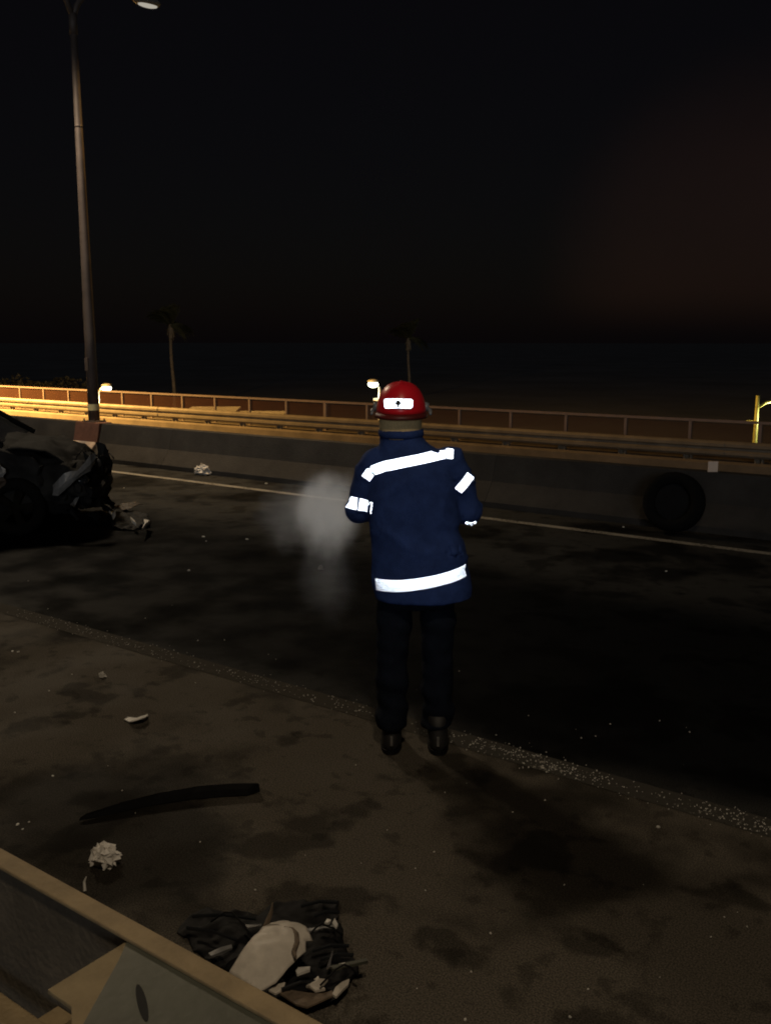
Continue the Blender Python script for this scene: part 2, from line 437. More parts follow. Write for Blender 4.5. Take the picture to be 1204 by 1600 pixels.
L_WHITE = emit('lens_white', (1.0, .93, .78), .42)
L_DIM = emit('lens_dim', (1.0, .85, .6), .5)
L_SOD = emit('lens_sodium', (1.0, .62, .22), 6.0)
WARM = (1.0, .80, .55); SOD = (1.0, .55, .14)
median_lamp(-14.14, 'tall double armed lamp post on the median at left', LAMP_NEAR, 900, WARM, SOD, L_DIM, L_WHITE)
median_lamp(-35.5, 'next double armed lamp post along the median beyond the left edge', 8000, LAMP_SODIUM, SOD, SOD, L_SOD, L_SOD)

def side_lamp(X, Y, label, w):
    t = tag(empty('roadside_lamp', (X, Y, .22)), label, 'street lamp')
    H = 7.4
    MB().tube([(0,0,0),(0,0,H*.5),(0,0,H)], [.09,.075,.05], 16).build('pole', M_POLE, t, smooth=True)
    MB().tube([(0,0,H-.05),(0,.35,H+.3),(0,1.0,H+.42),(0,1.7,H+.45)], [.045,.042,.038,.034], 12).build('arm', M_POLE, t, smooth=True)
    hd = head_mesh().build('lamp_head', M_LAMPH, t, smooth=True); hd.location = (0, 1.9, H+.45); hd.rotation_euler = (0, 0, R(90))
    lens_mesh().build('lens', L_WHITE, hd, smooth=True)
    MB().box((-.17,-.17,0), (.17,.17,.03)).build('base_plate', M_POLE, t, bevel=.004)
    ld = bpy.data.lights.new('street_light', 'SPOT'); ld.energy = w; ld.color = WARM
    ld.spot_size = R(150); ld.spot_blend = .6; ld.shadow_soft_size = .3
    lo = bpy.data.objects.new('street_light', ld); C.objects.link(lo); lo.parent = t; lo.location = (0, 1.95, H+.30)
side_lamp(1.6, -3.2, 'roadside lamp standing behind the photographer', LAMP_SIDE)

# ================================================================== FAR GUARDRAIL + FENCE
gr = tag(empty('guardrail', (-14, 17.55, -.12)), 'lit ribbed steel guardrail on short posts along the opposite carriageway', 'guardrail')
wz = [(0,.335),(-.035,.325),(-.075,.285),(-.075,.235),(-.02,.205),(-.02,.175),(-.075,.145),(-.075,.095),(-.035,.055),(0,.045)]
wz = [(y, z+.035) for y, z in wz]
wprof = wz + [(y+.010, z) for y, z in wz[::-1]]
PITCHF = 1.28
me = MB().prism_x(wprof, 0, PITCHF*3+.06).mesh('beam'); me.materials.append(M_GALV)
x = -40.0; k = 0
while x < 20:
    b_ = link('beam', me, M_GALV, gr); b_.location = (x+14, -.02 - (.0 if k % 2 else .012), 0); x += PITCHF*3; k += 1
pm = MB()
pm.box((-.075,-.03,0), (-.045,.05,.30)).box((.045,-.03,0), (.075,.05,.30)).box((-.045,.03,0), (.045,.045,.30))
pme = pm.mesh('post'); pme.materials.append(M_GALV)
fe = tag(empty('fence', (-14, 17.95, -.12)), 'low pinkish metal fence with mesh panels behind the lit guardrail', 'fence')
fpm = MB().box((-.026,-.026,0), (.026,.026,.665)).mesh('post'); fpm.materials.append(M_RAILP)
fpan = MB().box((.03,-.003,.06), (PITCHF-.03,.003,.655)).mesh('mesh_panel'); fpan.materials.append(M_MESH)
frail = MB().box((-.0,-.028,.668), (PITCHF-.004,.028,.715)).mesh('top_rail'); frail.materials.append(M_RAILP)
fbot = MB().box((.03,-.012,.03), (PITCHF-.03,.012,.056)).mesh('bottom_rail'); fbot.materials.append(M_RAILP)
n0 = -31
for i in range(n0, 15):
    X = -4.9 + i*PITCHF + 0.0
    p = link('post', pme, M_GALV, gr); p.location = (X + 14 + .12, 0, 0)
    p = link('post', fpm, M_RAILP, fe); p.location = (X+14, 0, 0)
    if i == -8: p.scale = (1.5, 1.5, 1)
    for m_, nm, mm in ((fpan,'mesh_panel',M_MESH),(frail,'top_rail',M_RAILP),(fbot,'bottom_rail',M_RAILP)):
        q = link(nm, m_, mm, fe); q.location = (X+14, 0, 0)

# ================================================================== BEYOND: LOWER GROUND
def small_lamp(name, top, base_z, arm, label, power, lensm, col, pole_m=M_LAMPH, mast=0.0, bracket=True):
    t = tag(empty(name, (top[0], top[1], base_z)), label, 'street lamp', 'lamps on the lower ground beyond the fence')
    h = top[2] - base_z
    MB().tube([(0,0,0),(0,0,h*.5),(0,0,h+mast)], [.11,.09,.06], 10).build('pole', pole_m, t, smooth=True)
    MB().tube([(0,0,h-.1),(arm[0]*.5,arm[1]*.5,h+.12),(arm[0],arm[1],h+.16)], .045, 8).build('arm', pole_m, t, smooth=True)
    if bracket:
        MB().box((-.32,-.04,h-.62), (.0,.04,h-.52)).build('bracket', pole_m, t, bevel=.01)
    MB().tube([(0,0,0),(0,0,.35)], [.16,.15], 10).build('base_sleeve', pole_m, t)
    hd = MB().ball((0,0,0.07), (.27,.22,.09)).build('lamp_head', M_LAMPH, t, smooth=True)
    hd.location = (arm[0]*1.2, arm[1]*1.2, h+.16)
    MB().ball((0,0,-.06), (.24,.20,.15)).build('lens', lensm, hd, smooth=True)
    ld = bpy.data.lights.new('lamp_light', 'POINT'); ld.energy = power; ld.color = col; ld.shadow_soft_size = .2
    lo = bpy.data.objects.new('lamp_light', ld); C.objects.link(lo); lo.parent = t
    lo.location = (arm[0]*1.2, arm[1]*1.2, h-.25)
    return t
def at_dist(px, py, D):
    d = ray(px, py); t = D / math.hypot(d.x, d.y)
    return Vector((d.x*t, d.y*t, CAM_H + d.z*t))
L_FAR1 = emit('lens_far_warm', (1.0, .93, .62), 9.0)
L_FAR2 = emit('lens_far_pale', (1.0, 1.0, .68), 10.0)
L_FAR3 = emit('lens_far_edge', (1.0, .93, .86), 2.0)
rv = Vector((sn, cs, 0))
p = at_dist(153, 610, 46); small_lamp('lit_street_lamp', p, -5, rv*.34, 'bright distant lamp just right of the tall lamp post', 260, L_FAR1, (1,.8,.45))
p = at_dist(593, 604, 42); small_lamp('lit_street_lamp', p, -5, rv*-.24, 'bright distant lamp beside the red helmet', 60, L_FAR2, (1,.95,.6))
M_YPOLE = mat('yellow_lamp_post', (.62, .60, .16), .6, var=.2, scale=3)
p = at_dist(1182, 634, 36); t3 = small_lamp('lit_street_lamp', p, -5, rv*.62, 'yellow lamp post with a side arm at the right edge', 190, L_FAR3, (1,.95,.55), M_YPOLE, mast=.35)

def palm(name, base, h, rad, label, n=60):
    t = tag(empty(name, base), label, 'palm tree', 'palms beyond the fence')
    pts = [(.10*math.sin(i*.7), .05*math.sin(i), h*i/8) for i in range(9)]
    MB().tube(pts, [.22,.19,.17,.16,.15,.15,.14,.15,.17], 12).build('trunk', M_TRUNK, t, smooth=True)
    tx, ty, tz = pts[-1]
    sk = MB()
    for k in range(60):                                       # skirt of dry hanging fronds
        a = random.uniform(0, 6.28); l = random.uniform(.5, 1.5); s_ = random.uniform(.03,.05)
        r0, r1 = .16, random.uniform(.22,.5)
        u = Vector((math.cos(a), math.sin(a), 0)); w = Vector((-u.y, u.x, 0))*s_
        b0 = Vector((tx,ty,tz-.05)) + u*r0; b1 = b0 + u*(r1-r0) - Vector((0,0,l))
        sk.add([b0-w, b0+w, b1+w*1.6, b1-w*1.6], [(0,1,2,3)])
    sk.build('dry_skirt', M_TRUNK, t, fix=False)
    fr = MB(); steps = 9; pr = []
    for i in range(steps+1):
        u = i/steps; pr.append(Vector((rad*u, 0, rad*(.55*u - .75*u*u))))
    fr.tube(pr, [.025*(1-.8*i/steps) for i in range(steps+1)], 5)
    for i in range(1, 40):
        u = i/40; q = pr[min(steps, int(u*steps))].lerp(pr[min(steps, int(u*steps)+1)], (u*steps) % 1)
        l = rad*.34*math.sin(math.pi*min(1, u*.9+.12))
        for sg in (-1, 1):
            d = Vector((.55, sg*.8, -.25 + random.uniform(-.1,.1))).normalized()*l*random.uniform(.8,1.1)
            w = Vector((.045, 0, 0))
            fr.add([q-w, q+w, q+d], [(0,1,2)])
    fme = fr.mesh('frond'); fme.materials.append(M_FROND)
    for k in range(n):
        f = link('frond', fme, M_FROND, t)
        f.location = (tx, ty, tz)
        f.rotation_euler = (random.uniform(-.2,.2), R(-62 + 92*((k*0.618) % 1)), k*2.399)
        s_ = random.uniform(.8, 1.1); f.scale = (s_, s_, s_)
    return t
p = at_dist(272, 640, 95); palm('palm_tree', (p.x, p.y, -5), 8.6, 2.5, 'dim fan topped palm with a pale trunk behind the fence at left')
p = at_dist(638, 640, 120); palm('palm_tree', (p.x, p.y, -5), 7.4, 2.9, 'faint palm crown just above the red helmet')

def shelter(px, py, D, w, d, label):
    p = at_dist(px, py, D); t = tag(empty('low_shelter', (p.x, p.y, -5), R(36)), label, 'shelter', 'flat roofed shelters on the lower ground')
    h = p.z + 5
    MB().prism_x([(-d/2, h-.28), (d/2, h-.06), (d/2, h+.04), (-d/2, h-.16)], -w/2, w/2).build('roof', M_ROOF, t, bevel=.02)
    for sx in (-1, 1):
        for sy in (-1, 1):
            MB().box((sx*w*.44-.07, sy*d*.4-.07, 0), (sx*w*.44+.07, sy*d*.4+.07, h-.22)).build('column', M_WALL, t)
    MB().box((-w*.42, d*.3, 0), (w*.42, d*.3+.15, h-.5)).build('back_wall', M_WALL, t)
shelter(329, 640, 44, 2.3, 3.0, 'pale flat roof seen through the fence right of the palm trunk')
shelter(405, 647, 40, 2.0, 2.6, 'pale flat roof seen through the fence midway to the firefighter')

def bush(px, py, D, rx, rz, label, n=5000):  # bushes put in for the sodium-lit haze above the fence
    p = at_dist(px, py, D); t = tag(empty('bush', (p.x, p.y, -5)), label, 'bush', 'bushes standing in for haze beyond the fence')
    h = p.z + 5
    mb = MB()
    for k in range(n):
        u = Vector((random.gauss(0,1), random.gauss(0,1), random.gauss(0,1))).normalized()
        rr = random.uniform(.45, 1)**.5
        q = Vector((u.x*rx*rr, u.y*rx*.8*rr, h - rz + u.z*rz*rr))
        q += Vector(noise.noise_vector(q*.7))*.5
        d = Vector((random.uniform(-1,1), random.uniform(-1,1), random.uniform(-.6,.6))).normalized()
        e = d.orthogonal().normalized(); s_ = random.uniform(.10,.22)
        mb.add([q-d*s_, q+e*s_*.45, q+d*s_, q-e*s_*.45], [(0,1,2,3)])
    mb.build('foliage', M_LEAF, t, fix=False)
    for k in range(4):
        a = k*1.6; MB().tube([(0,0,0),(math.cos(a)*rx*.3, math.sin(a)*rx*.3, h-rz)], [.12,.04], 7).build('stem', M_TRUNK, t)
bush(18, 588, 80, 5.0, 3.4, 'added bush standing in for sodium lit haze at the left edge')
bush(92, 592, 84, 4.6, 2.8, 'low rounded bush standing in for haze left of the lamp post')

# ================================================================== NEAR PARAPET (photographer's side)
par = tag(empty('roadside_parapet', (-1.6, 1.1, .22)), 'dark parapet with a narrow ochre top rail in the bottom left corner', 'parapet')
x0, x1 = -14.0, 8.0
def ploc(mb): return MB().add([(x+1.6, y-1.1, z-.22) for x, y, z in mb.v], mb.f)
ZT = .85
ploc(MB().prism_x([(1.126,.0),(1.126,ZT-.012),(1.104,ZT-.012),(1.098,.22),(1.098,.0)], x0, x1)).build('wall', M_PARAPET, par, bevel=.003)
ploc(MB().prism_x([(1.089,ZT-.010),(1.136,ZT-.010),(1.136,ZT),(1.089,ZT)], x0, x1)).build('top_rail', M_CAP, par, bevel=.003)
def slab(poly, z0_, z1_):
    n = len(poly)
    return MB().add([(x, y, z1_) for x, y in poly] + [(x, y, z0_) for x, y in poly], [tuple(range(n)), tuple(range(n, 2*n))[::-1]] + [(i, (i+1) % n, n+(i+1) % n, n+i) for i in range(n)])
# pier behind the rail, its flat top stepping out towards the walkway
ploc(slab([(-1.466,1.095),(-1.466,.916),(-1.390,.914),(-1.25,.815),(-.6,.815),(-.6,1.095)], .822, .832)).build('pier_cap', M_BLOCK, par, bevel=.002)
ploc(MB().box((-1.33,.985,.2), (-.7,1.09,.8215))).build('pier', M_PARAPET, par, bevel=.003)  # body recessed and darker so that shade reads below the cap
ploc(MB().prism_x([(.985,.545),(1.045,.545),(1.045,.578),(.985,.578)], x0, -1.62)).build('lit_patch_bar', M_CAP, par, bevel=.006)  # added ochre bar in place of the lit patch low on the wall
ploc(MB().box((-2.9,1.0455,.55),(-2.84,1.0985,.57))).build('bar_bracket', M_CAP, par)
ploc(MB().box((-1.72,1.0455,.55),(-1.66,1.0985,.57))).build('bar_bracket', M_CAP, par)
# olive plate standing in for the rail's skew shadow on the pier; raised bead
P_ = [G(px, py, .840) for px, py in ((200,1467),(186,1500),(128,1604),(92,1670),(900,2080),(780,1806))]
ploc(slab([(q.x, q.y) for q in P_], .8335, .840)).build('shade_plate', M_PLATE, par)
c0 = G(222, 1566, .841); d0 = (G(230, 1598, .841) - G(216, 1540, .841))*.5
e0 = Vector((-d0.y, d0.x, 0)).normalized()*.0085
ploc(slab([((c0 + d0*math.cos(a_) + e0*math.sin(a_)).x, (c0 + d0*math.cos(a_) + e0*math.sin(a_)).y) for a_ in [i*2*math.pi/18 for i in range(18)]], .838, .8412)).build('black_oval', M_INK, par)  # solid black oval laid on for the dark of a hole
b0 = G(243, 1480, .843); b1 = G(440, 1592, .843)
ploc(MB().prism_x([(b0.y-.004,.839),(b0.y+.003,.839),(b0.y+.003,.844),(b0.y-.004,.844)], b0.x, b0.x+1.2)).build('edge_bead', M_CAP, par)
ploc(MB().prism_x([(b0.y+.005,.8395),(b0.y+.011,.8395),(b0.y+.011,.8412),(b0.y+.005,.8412)], b0.x-.06, b0.x+1.2)).build('shadow_line', M_INK, par)  # black strip drawn in for the shadow gap along the rail
# ================================================================== WRECKED CAR
def make_car():
    t = tag(empty('wrecked_car', (0,0,0)), 'dark wrecked car with a crushed front at the left edge', 'car')
    # body: sections along x (x=0 at the front bumper, negative to the rear); half width, sill z, belt z
    secs = [(-.02,.60,.30,.56),(-.12,.74,.24,.66),(-.35,.80,.22,.72),(-.7,.83,.22,.80),(-1.05,.84,.22,.88),(-1.4,.86,.22,.96),
            (-1.9,.87,.22,.97),(-2.6,.87,.22,.98),(-3.3,.86,.22,.99),(-3.8,.83,.24,.98),(-4.2,.72,.30,.92)]
    vs = []; fs = []; n = 16
    for x, w, z0, z1 in secs:
        prof = [(-.92*w,z0),(-w,z0+.12),(-w,(z0+z1)/2),(-.985*w,z1-.10),(-.93*w,z1-.02),(-.78*w,z1+.015),(-.4*w,z1+.05),(0,z1+.06)]
        prof = prof + [(-y, z) for y, z in prof[::-1]]
        for y, z in prof: vs.append(Vector((x, y, z)))
    for i in range(len(secs)-1):
        for k in range(n):
            a = i*n+k; b = i*n+(k+1) % n
            fs.append((a, b, b+n, a+n))
    fs.append(tuple(range(n))); fs.append(tuple(range((len(secs)-1)*n, len(secs)*n))[::-1])
    bm = bmesh.new(); bv = [bm.verts.new(v) for v in vs]
    for f in fs: bm.faces.new([bv[i] for i in f])
    bmesh.ops.recalc_face_normals(bm, faces=bm.faces)
    bmesh.ops.subdivide_edges(bm, edges=bm.edges, cuts=5, use_grid_fill=True)
    for v in bm.verts:                                        # the crash: crush that dies away towards the doors
        k = max(0, min(1, (v.co.x + 1.9)/1.7))
        d = Vector(noise.noise_vector(v.co*3.1 + Vector((4,1,2))))*.16 + Vector(noise.noise_vector(v.co*8.7))*.06
        d.x *= 1.3; d += Vector((.05,.03,-.08))*abs(noise.noise(v.co*7.3))
        v.co += d*k*k
        if v.co.z < .14: v.co.z = .14
    me = bpy.data.meshes.new('body'); bm.to_mesh(me); bm.free()
    link('body', me, M_CAR, t, smooth=True)
    # cabin
    cab = MB()
    A = [(-1.25,.78,.95),(-2.0,.60,1.40),(-3.0,.60,1.42),(-3.75,.74,1.0)]
    vs = [(x, -y, z) for x, y, z in A] + [(x, y, z) for x, y, z in A]
    cab.add(vs, [(0,1,2,3),(7,6,5,4),(0,4,5,1),(1,5,6,2),(2,6,7,3),(3,7,4,0)])
    cab.build('cabin', M_GLASS, t, bevel=.05)
    for sy in (-1, 1):
        MB().tube([(-1.22,sy*.80,.95),(-1.62,sy*.70,1.21),(-2.0,sy*.61,1.415),(-3.0,sy*.61,1.435),(-3.78,sy*.76,1.0)], .032, 8).build('roof_pillar', M_CAR, t, smooth=True)
        MB().tube([(-2.45,sy*.84,.97),(-2.5,sy*.63,1.41)], .035, 8).build('door_pillar', M_CAR, t, smooth=True)
        # wing mirror
        MB().loft_z([(.98,-1.5,sy*.98,.05,.10),(1.05,-1.5,sy*1.0,.065,.12),(1.12,-1.5,sy*.98,.04,.10)], n=12).build('wing_mirror', M_BLACK, t, smooth=True)
        MB().box((-2.25, sy*.885-.006, .80), (-2.08, sy*.885+.006, .83)).build('door_handle', M_CARG, t, bevel=.003)
    for wx in (-1.08, -3.35):
        for sy in (-1, 1):
            wv = empty('wheel'); wv.parent = t; wv.location = (wx, sy*.80, .31)
            if wx > -1 and sy < 0: wv.rotation_euler = (R(6), 0, R(-14))
            ty = MB(); N = 28
            pr = [(.19,-.10),(.265,-.105),(.30,-.085),(.31,-.05),(.31,.05),(.30,.085),(.265,.105),(.19,.10)]
            for i in range(N):
                a = 2*math.pi*i/N
                for r_, y in pr: ty.v.append((r_*math.cos(a), y, r_*math.sin(a)))
            m_ = len(pr)
            for i in range(N):
                for k in range(m_):
                    a = i*m_+k; b = i*m_+(k+1) % m_; c = ((i+1) % N)*m_+(k+1) % m_; d = ((i+1) % N)*m_+k
                    ty.f.append((a,b,c,d))
            ty.build('tyre', M_RUBBER, wv, smooth=True)
            rm = MB()
            rm.tube([(0,-.05,0),(0,.05,0)], .19, 24, cap=False); rm.tube([(0,sy*.06,0),(0,sy*.085,0)], .05, 12)
            for k in range(5):
                a = 2*math.pi*k/5; u = Vector((math.cos(a),0,math.sin(a))); w = Vector((-u.z,0,u.x))
                c = Vector((0,sy*.07,0))
                rm.add([c+u*.03-w*.03+Vector((0,.01,0)), c+u*.03+w*.03+Vector((0,.01,0)), c+u*.185+w*.045, c+u*.185-w*.045,
                        c+u*.03-w*.03-Vector((0,.02,0)), c+u*.03+w*.03-Vector((0,.02,0)), c+u*.185+w*.045-Vector((0,.03,0)), c+u*.185-w*.045-Vector((0,.03,0))],
                       [(0,1,2,3),(7,6,5,4),(0,4,5,1),(1,5,6,2),(2,6,7,3),(3,7,4,0)])
            rm.build('rim', M_RIMD, wv)
    # crumpled bonnet sprung open
    bmh = bmesh.new(); nx, ny = 16, 18; g = []
    for i in range(nx):
        row = []
        for j in range(ny):
            u = i/(nx-1); v = j/(ny-1)*2-1
            x = -1.25 + 1.02*u; y = v*(.74-.06*u)
            z = .90 + .04*math.sin(u*2.6) - .26*u*u + .05*(1-v*v)
            co = Vector((x, y, z)); co += Vector(noise.noise_vector(co*4.0))*(.09*u+.02) + Vector((0,0,.05*abs(noise.noise(co*6.5))*u))
            row.append(bmh.verts.new(co))
        g.append(row)
    for i in range(nx-1):
        for j in range(ny-1): bmh.faces.new((g[i][j], g[i+1][j], g[i+1][j+1], g[i][j+1]))
    me = bpy.data.meshes.new('bonnet'); bmh.to_mesh(me); bmh.free()
    hb = link('bonnet', me, M_CAR, t, smooth=True); sm = hb.modifiers.new('solid','SOLIDIFY'); sm.thickness = .012
    # torn wing edge: pale bare metal strip running up to the corner
    st = MB(); pts = [Vector((-.52,-.93,.50)),Vector((-.44,-.95,.53)),Vector((-.36,-.95,.57)),Vector((-.26,-.93,.61)),Vector((-.17,-.91,.65)),Vector((-.08,-.87,.71)),Vector((.0,-.82,.76)),Vector((.05,-.74,.80))]
    wd = [.05,.085,.09,.07,.045,.06,.085,.05]
    for i, (p_, w_) in enumerate(zip(pts, wd)):
        j = Vector(noise.noise_vector(p_*9))*.02
        st.v += [tuple(p_+j+Vector((-.01,0,-w_))), tuple(p_+j+Vector((.015,-.02,0))), tuple(p_+j+Vector((.0,.02,w_)))]
    for i in range(len(pts)-1):
        for k in range(2): st.f.append((i*3+k, i*3+k+1, i*3+k+4, i*3+k+3))
    q = st.build('torn_wing_edge', M_CARG, t); q.modifiers.new('solid','SOLIDIFY').thickness = .006
    q['label'] = 'pale torn metal edge of the front wing'
    MB().tube([(.0,-.78,.80),(.05,-.72,.83),(.11,-.66,.80),(.13,-.64,.70),(.12,-.63,.62)], .012, 7).build('dangling_hose', M_BLACK, t, smooth=True)
    # bumper beam, radiator slab, broken headlamp
    bb = MB()
    bb.tube([(-.05,-.80,.44),(.03,-.5,.40),(.06,-.1,.46),(.02,.35,.42),(-.06,.75,.47)], [.06,.07,.055,.075,.05], 8).build('bumper_beam', M_BLACK, t)
    MB().box((-.30,-.5,.30),(-.22,.5,.66)).build('radiator', M_BLACK, t)
    MB().ball((-.18,-.70,.56),(.12,.10,.07)).build('headlight', M_GLASS, t, smooth=True)
    MB().ball((-.18,.70,.56),(.12,.10,.07)).build('headlight', M_GLASS, t, smooth=True)
    # hanging wing liner and splash guard, down to the road
    for k, (x, y, z, s_) in enumerate([(.0,-.7,.22,.17),(-.3,-.86,.3,.2),(.02,-.2,.22,.2),(.0,.3,.2,.18)]):
        mb = MB(); nn = 7
        for i in range(nn):
            for j in range(nn):
                c_ = Vector((x + (i/(nn-1)-.5)*s_*1.2, y + (j/(nn-1)-.5)*s_*1.6, z))
                c_ += Vector(noise.noise_vector(c_*6+Vector((k,0,0))))*.12
                c_.z = max(.012, c_.z - .1*(i/(nn-1)))
                mb.v.append(tuple(c_))
        for i in range(nn-1):
            for j in range(nn-1): mb.f.append((i*nn+j, i*nn+j+1, (i+1)*nn+j+1, (i+1)*nn+j))
        q = mb.build('torn_liner', M_BLACK, t); q.modifiers.new('solid','SOLIDIFY').thickness = .008
    random.seed(77)
    for k in range(16):
        c_ = Vector((random.uniform(-.75,.02), random.uniform(-.88,.5), random.uniform(.30,.78)))
        if c_.y > -.3: c_.x = random.uniform(-.25,.04)
        u = Vector((random.uniform(-1,1), random.uniform(-1,1), random.uniform(-1,1))).normalized(); w = u.orthogonal().normalized(); nn_ = u.cross(w)
        l = random.uniform(.10,.26); mb = MB(); N_ = random.randint(5,8); ring = []
        for i in range(N_):
            a = 2*math.pi*i/N_; r_ = l*random.uniform(.35,1.0)
            ring.append(c_ + u*math.cos(a)*r_ + w*math.sin(a)*r_*.7 + nn_*random.uniform(-.05,.05))
        mb.add([c_ + nn_*random.uniform(-.04,.04)] + ring, [(0, i+1, (i+1) % N_+1) for i in range(N_)])
        q = mb.build('torn_sheet', M_CARG if k % 5 == 0 else M_CAR, t, fix=False); q.modifiers.new('solid','SOLIDIFY').thickness = .004
    for k in range(6):
        p0 = Vector((random.uniform(-.5,-.1), random.uniform(-.8,.4), random.uniform(.5,.8)))
        p1 = p0 + Vector((random.uniform(.1,.3), random.uniform(-.2,.2), random.uniform(-.35,.1)))
        pm_ = p0.lerp(p1,.5) + Vector((.05,random.uniform(-.1,.1),random.uniform(-.1,.14)))
        MB().tube([p0, p0.lerp(pm_,.6), pm_, pm_.lerp(p1,.5), p1], .009, 6).build('hose', M_BLACK, t, smooth=True)
    # scorched inner metal showing at the wheel arch
    for k, (x, y, z) in enumerate([(-.95,-.93,.62),(-1.0,-.92,.42),(-1.12,-.92,.30)]):
        mb = MB(); mb.ball((0,0,0), (.15,.03,.07), 10, 6)
        mb.v = [tuple(Vector(v)+Vector(noise.noise_vector(Vector(v)*14+Vector((k*3,0,0))))*.03) for v in mb.v]
        q = mb.build('bent_panel', (M_CARG, M_CARB, M_CARB)[k], t); q.location = (x, y, z); q.rotation_euler = (0, R(15+20*k), 0)
    return t
car = make_car()
for ch in car.children:                                       # the whole nose is pushed back towards the bulkhead
    if ch.type == 'MESH':
        for v in ch.data.vertices:
            if v.co.x > -1.25: v.co.x = -1.25 + (v.co.x + 1.25)*.72
    elif ch.location.x > -1.25: ch.location.x = -1.25 + (ch.location.x + 1.25)*.72
car.location = (-8.82, 7.05, 0); car.rotation_euler = (0, 0, R(45))

# ================================================================== LOOSE TYRE AGAINST THE MEDIAN
def loose_tyre():
    t = tag(empty('loose_wheel', (-3.55, 9.93, 0)), 'black tyre leaning against the median barrier at right', 'tyre')
    ty = MB(); N = 36
    pr = [(.20,-.10),(.27,-.11),(.305,-.09),(.32,-.05),(.32,.05),(.305,.09),(.27,.11),(.20,.10)]
    for i in range(N):
        a = 2*math.pi*i/N
        for r_, y in pr: ty.v.append((r_*math.cos(a), y, r_*math.sin(a)))
    m_ = len(pr)
    for i in range(N):
        for k in range(m_):
            ty.f.append((i*m_+k, i*m_+(k+1) % m_, ((i+1) % N)*m_+(k+1) % m_, ((i+1) % N)*m_+k))
    a = ty.build('tyre', M_RUBBER, t, smooth=True)
    b = MB().tube([(0,-.03,0),(0,.03,0)], .195, 24).build('rim', M_BLACK, t)
    t.rotation_euler = (R(-13), 0, R(4)); t.location.z = .335
loose_tyre()

# ================================================================== FIREFIGHTER
ang = math.atan2(-FIG.x, FIG.y)                              # local +y points away from the camera
man = tag(empty('person', FIG, ang), 'firefighter seen from behind in navy turnout coat and red helmet', 'person')

def remeshed(name, mb, vox, smooth_it=6):
    me = mb.mesh(name + '_src'); ob = bpy.data.objects.new(name + '_src', me); C.objects.link(ob)
    r = ob.modifiers.new('r', 'REMESH'); r.mode = 'VOXEL'; r.voxel_size = vox
    s_ = ob.modifiers.new('s', 'SMOOTH'); s_.iterations = smooth_it; s_.factor = .5
    dg = bpy.context.evaluated_depsgraph_get(); dg.update()
    res = bpy.data.meshes.new_from_object(ob.evaluated_get(dg)); res.name = name
    bpy.data.objects.remove(ob); bpy.data.meshes.remove(me)
    return res

# joints, in the figure's own frame
SHL, ELL, WRL = Vector((-.185,.0,1.435)), Vector((-.268,.07,1.215)), Vector((-.14,.30,1.20))
SHR, ELR, WRR = Vector((.165,.0,1.455)), Vector((.268,.05,1.195)), Vector((.16,.29,1.16))
HIPL, KNL, ANL = Vector((-.075,0,.90)), Vector((-.105,.02,.50)), Vector((-.105,-.01,.09))
HIPR, KNR, ANR = Vector((.115,0,.90)), Vector((.122,.03,.50)), Vector((.124,.0,.09))
HEAD = Vector((-.066,.02,1.70))
bd = MB()
bd.loft_z([(.82,.02,0,.13,.09),(.92,.02,0,.155,.10),(1.06,.01,0,.13,.09),(1.22,0,0,.145,.10),(1.36,-.01,0,.16,.10),(1.44,-.015,0,.13,.08),(1.52,-.045,0,.06,.06),(1.60,-.066,.01,.055,.055)], n=20)
bd.ball(HEAD, (.075,.095,.115), 18, 12); bd.ball(HEAD+Vector((0,.03,-.05)), (.055,.07,.07))
bd.ball(HEAD+Vector((0,.10,-.01)), (.013,.022,.022), 8, 6)
for sg in (-1, 1): bd.ball(HEAD+Vector((sg*.076,-.005,-.01)), (.012,.02,.03), 8, 6)
for a, b, c in ((SHL,ELL,WRL),(SHR,ELR,WRR)): bd.tube([a,a.lerp(b,.5),b,b.lerp(c,.4),c], [.052,.046,.038,.036,.026], 12)
for a, b, c in ((HIPL,KNL,ANL),(HIPR,KNR,ANR)): bd.tube([a,a.lerp(b,.5),b,b.lerp(c,.35),c], [.082,.072,.05,.052,.034], 12)
for a, b in ((ANL,-1),(ANR,1)): bd.tube([a+Vector((0,-.035,-.03)), a+Vector((0,.05,-.045)), a+Vector((b*.012,.15,-.055))], [.034,.036,.022], 10)
for wr, el, sg in ((WRL,ELL,-1),(WRR,ELR,1)):
    d = (wr-el).normalized(); side = Vector((-sg,0,0)); side = (side - d*side.dot(d)).normalized(); upv = d.cross(side)
    if upv.z < 0: upv = -upv
    palm_c = wr + d*.05
    bd.tube([wr, wr+d*.03, wr+d*.085], [(.026,.02),(.04,.018),(.042,.015)], 10)
    for k, ln in enumerate((.066,.075,.07,.055)):
        b0 = wr + d*.08 + upv*(.03-.02*k)
        b1 = b0 + d*ln*.5 + side*.012; b2 = b1 + d*ln*.2 + side*.03; b3 = b2 - d*.012 + side*.022
        bd.tube([b0-d*.01, b1, b2, b3], [.0095,.009,.0085,.0075], 8)
    t0 = wr + d*.03 + upv*.03; bd.tube([t0, t0+upv*.028+d*.02+side*.012, t0+upv*.034+d*.045+side*.03], [.011,.010,.008], 8)
bme = remeshed('body', bd, .0065, 3)
body = link('body', bme, M_SKIN, man, smooth=True)

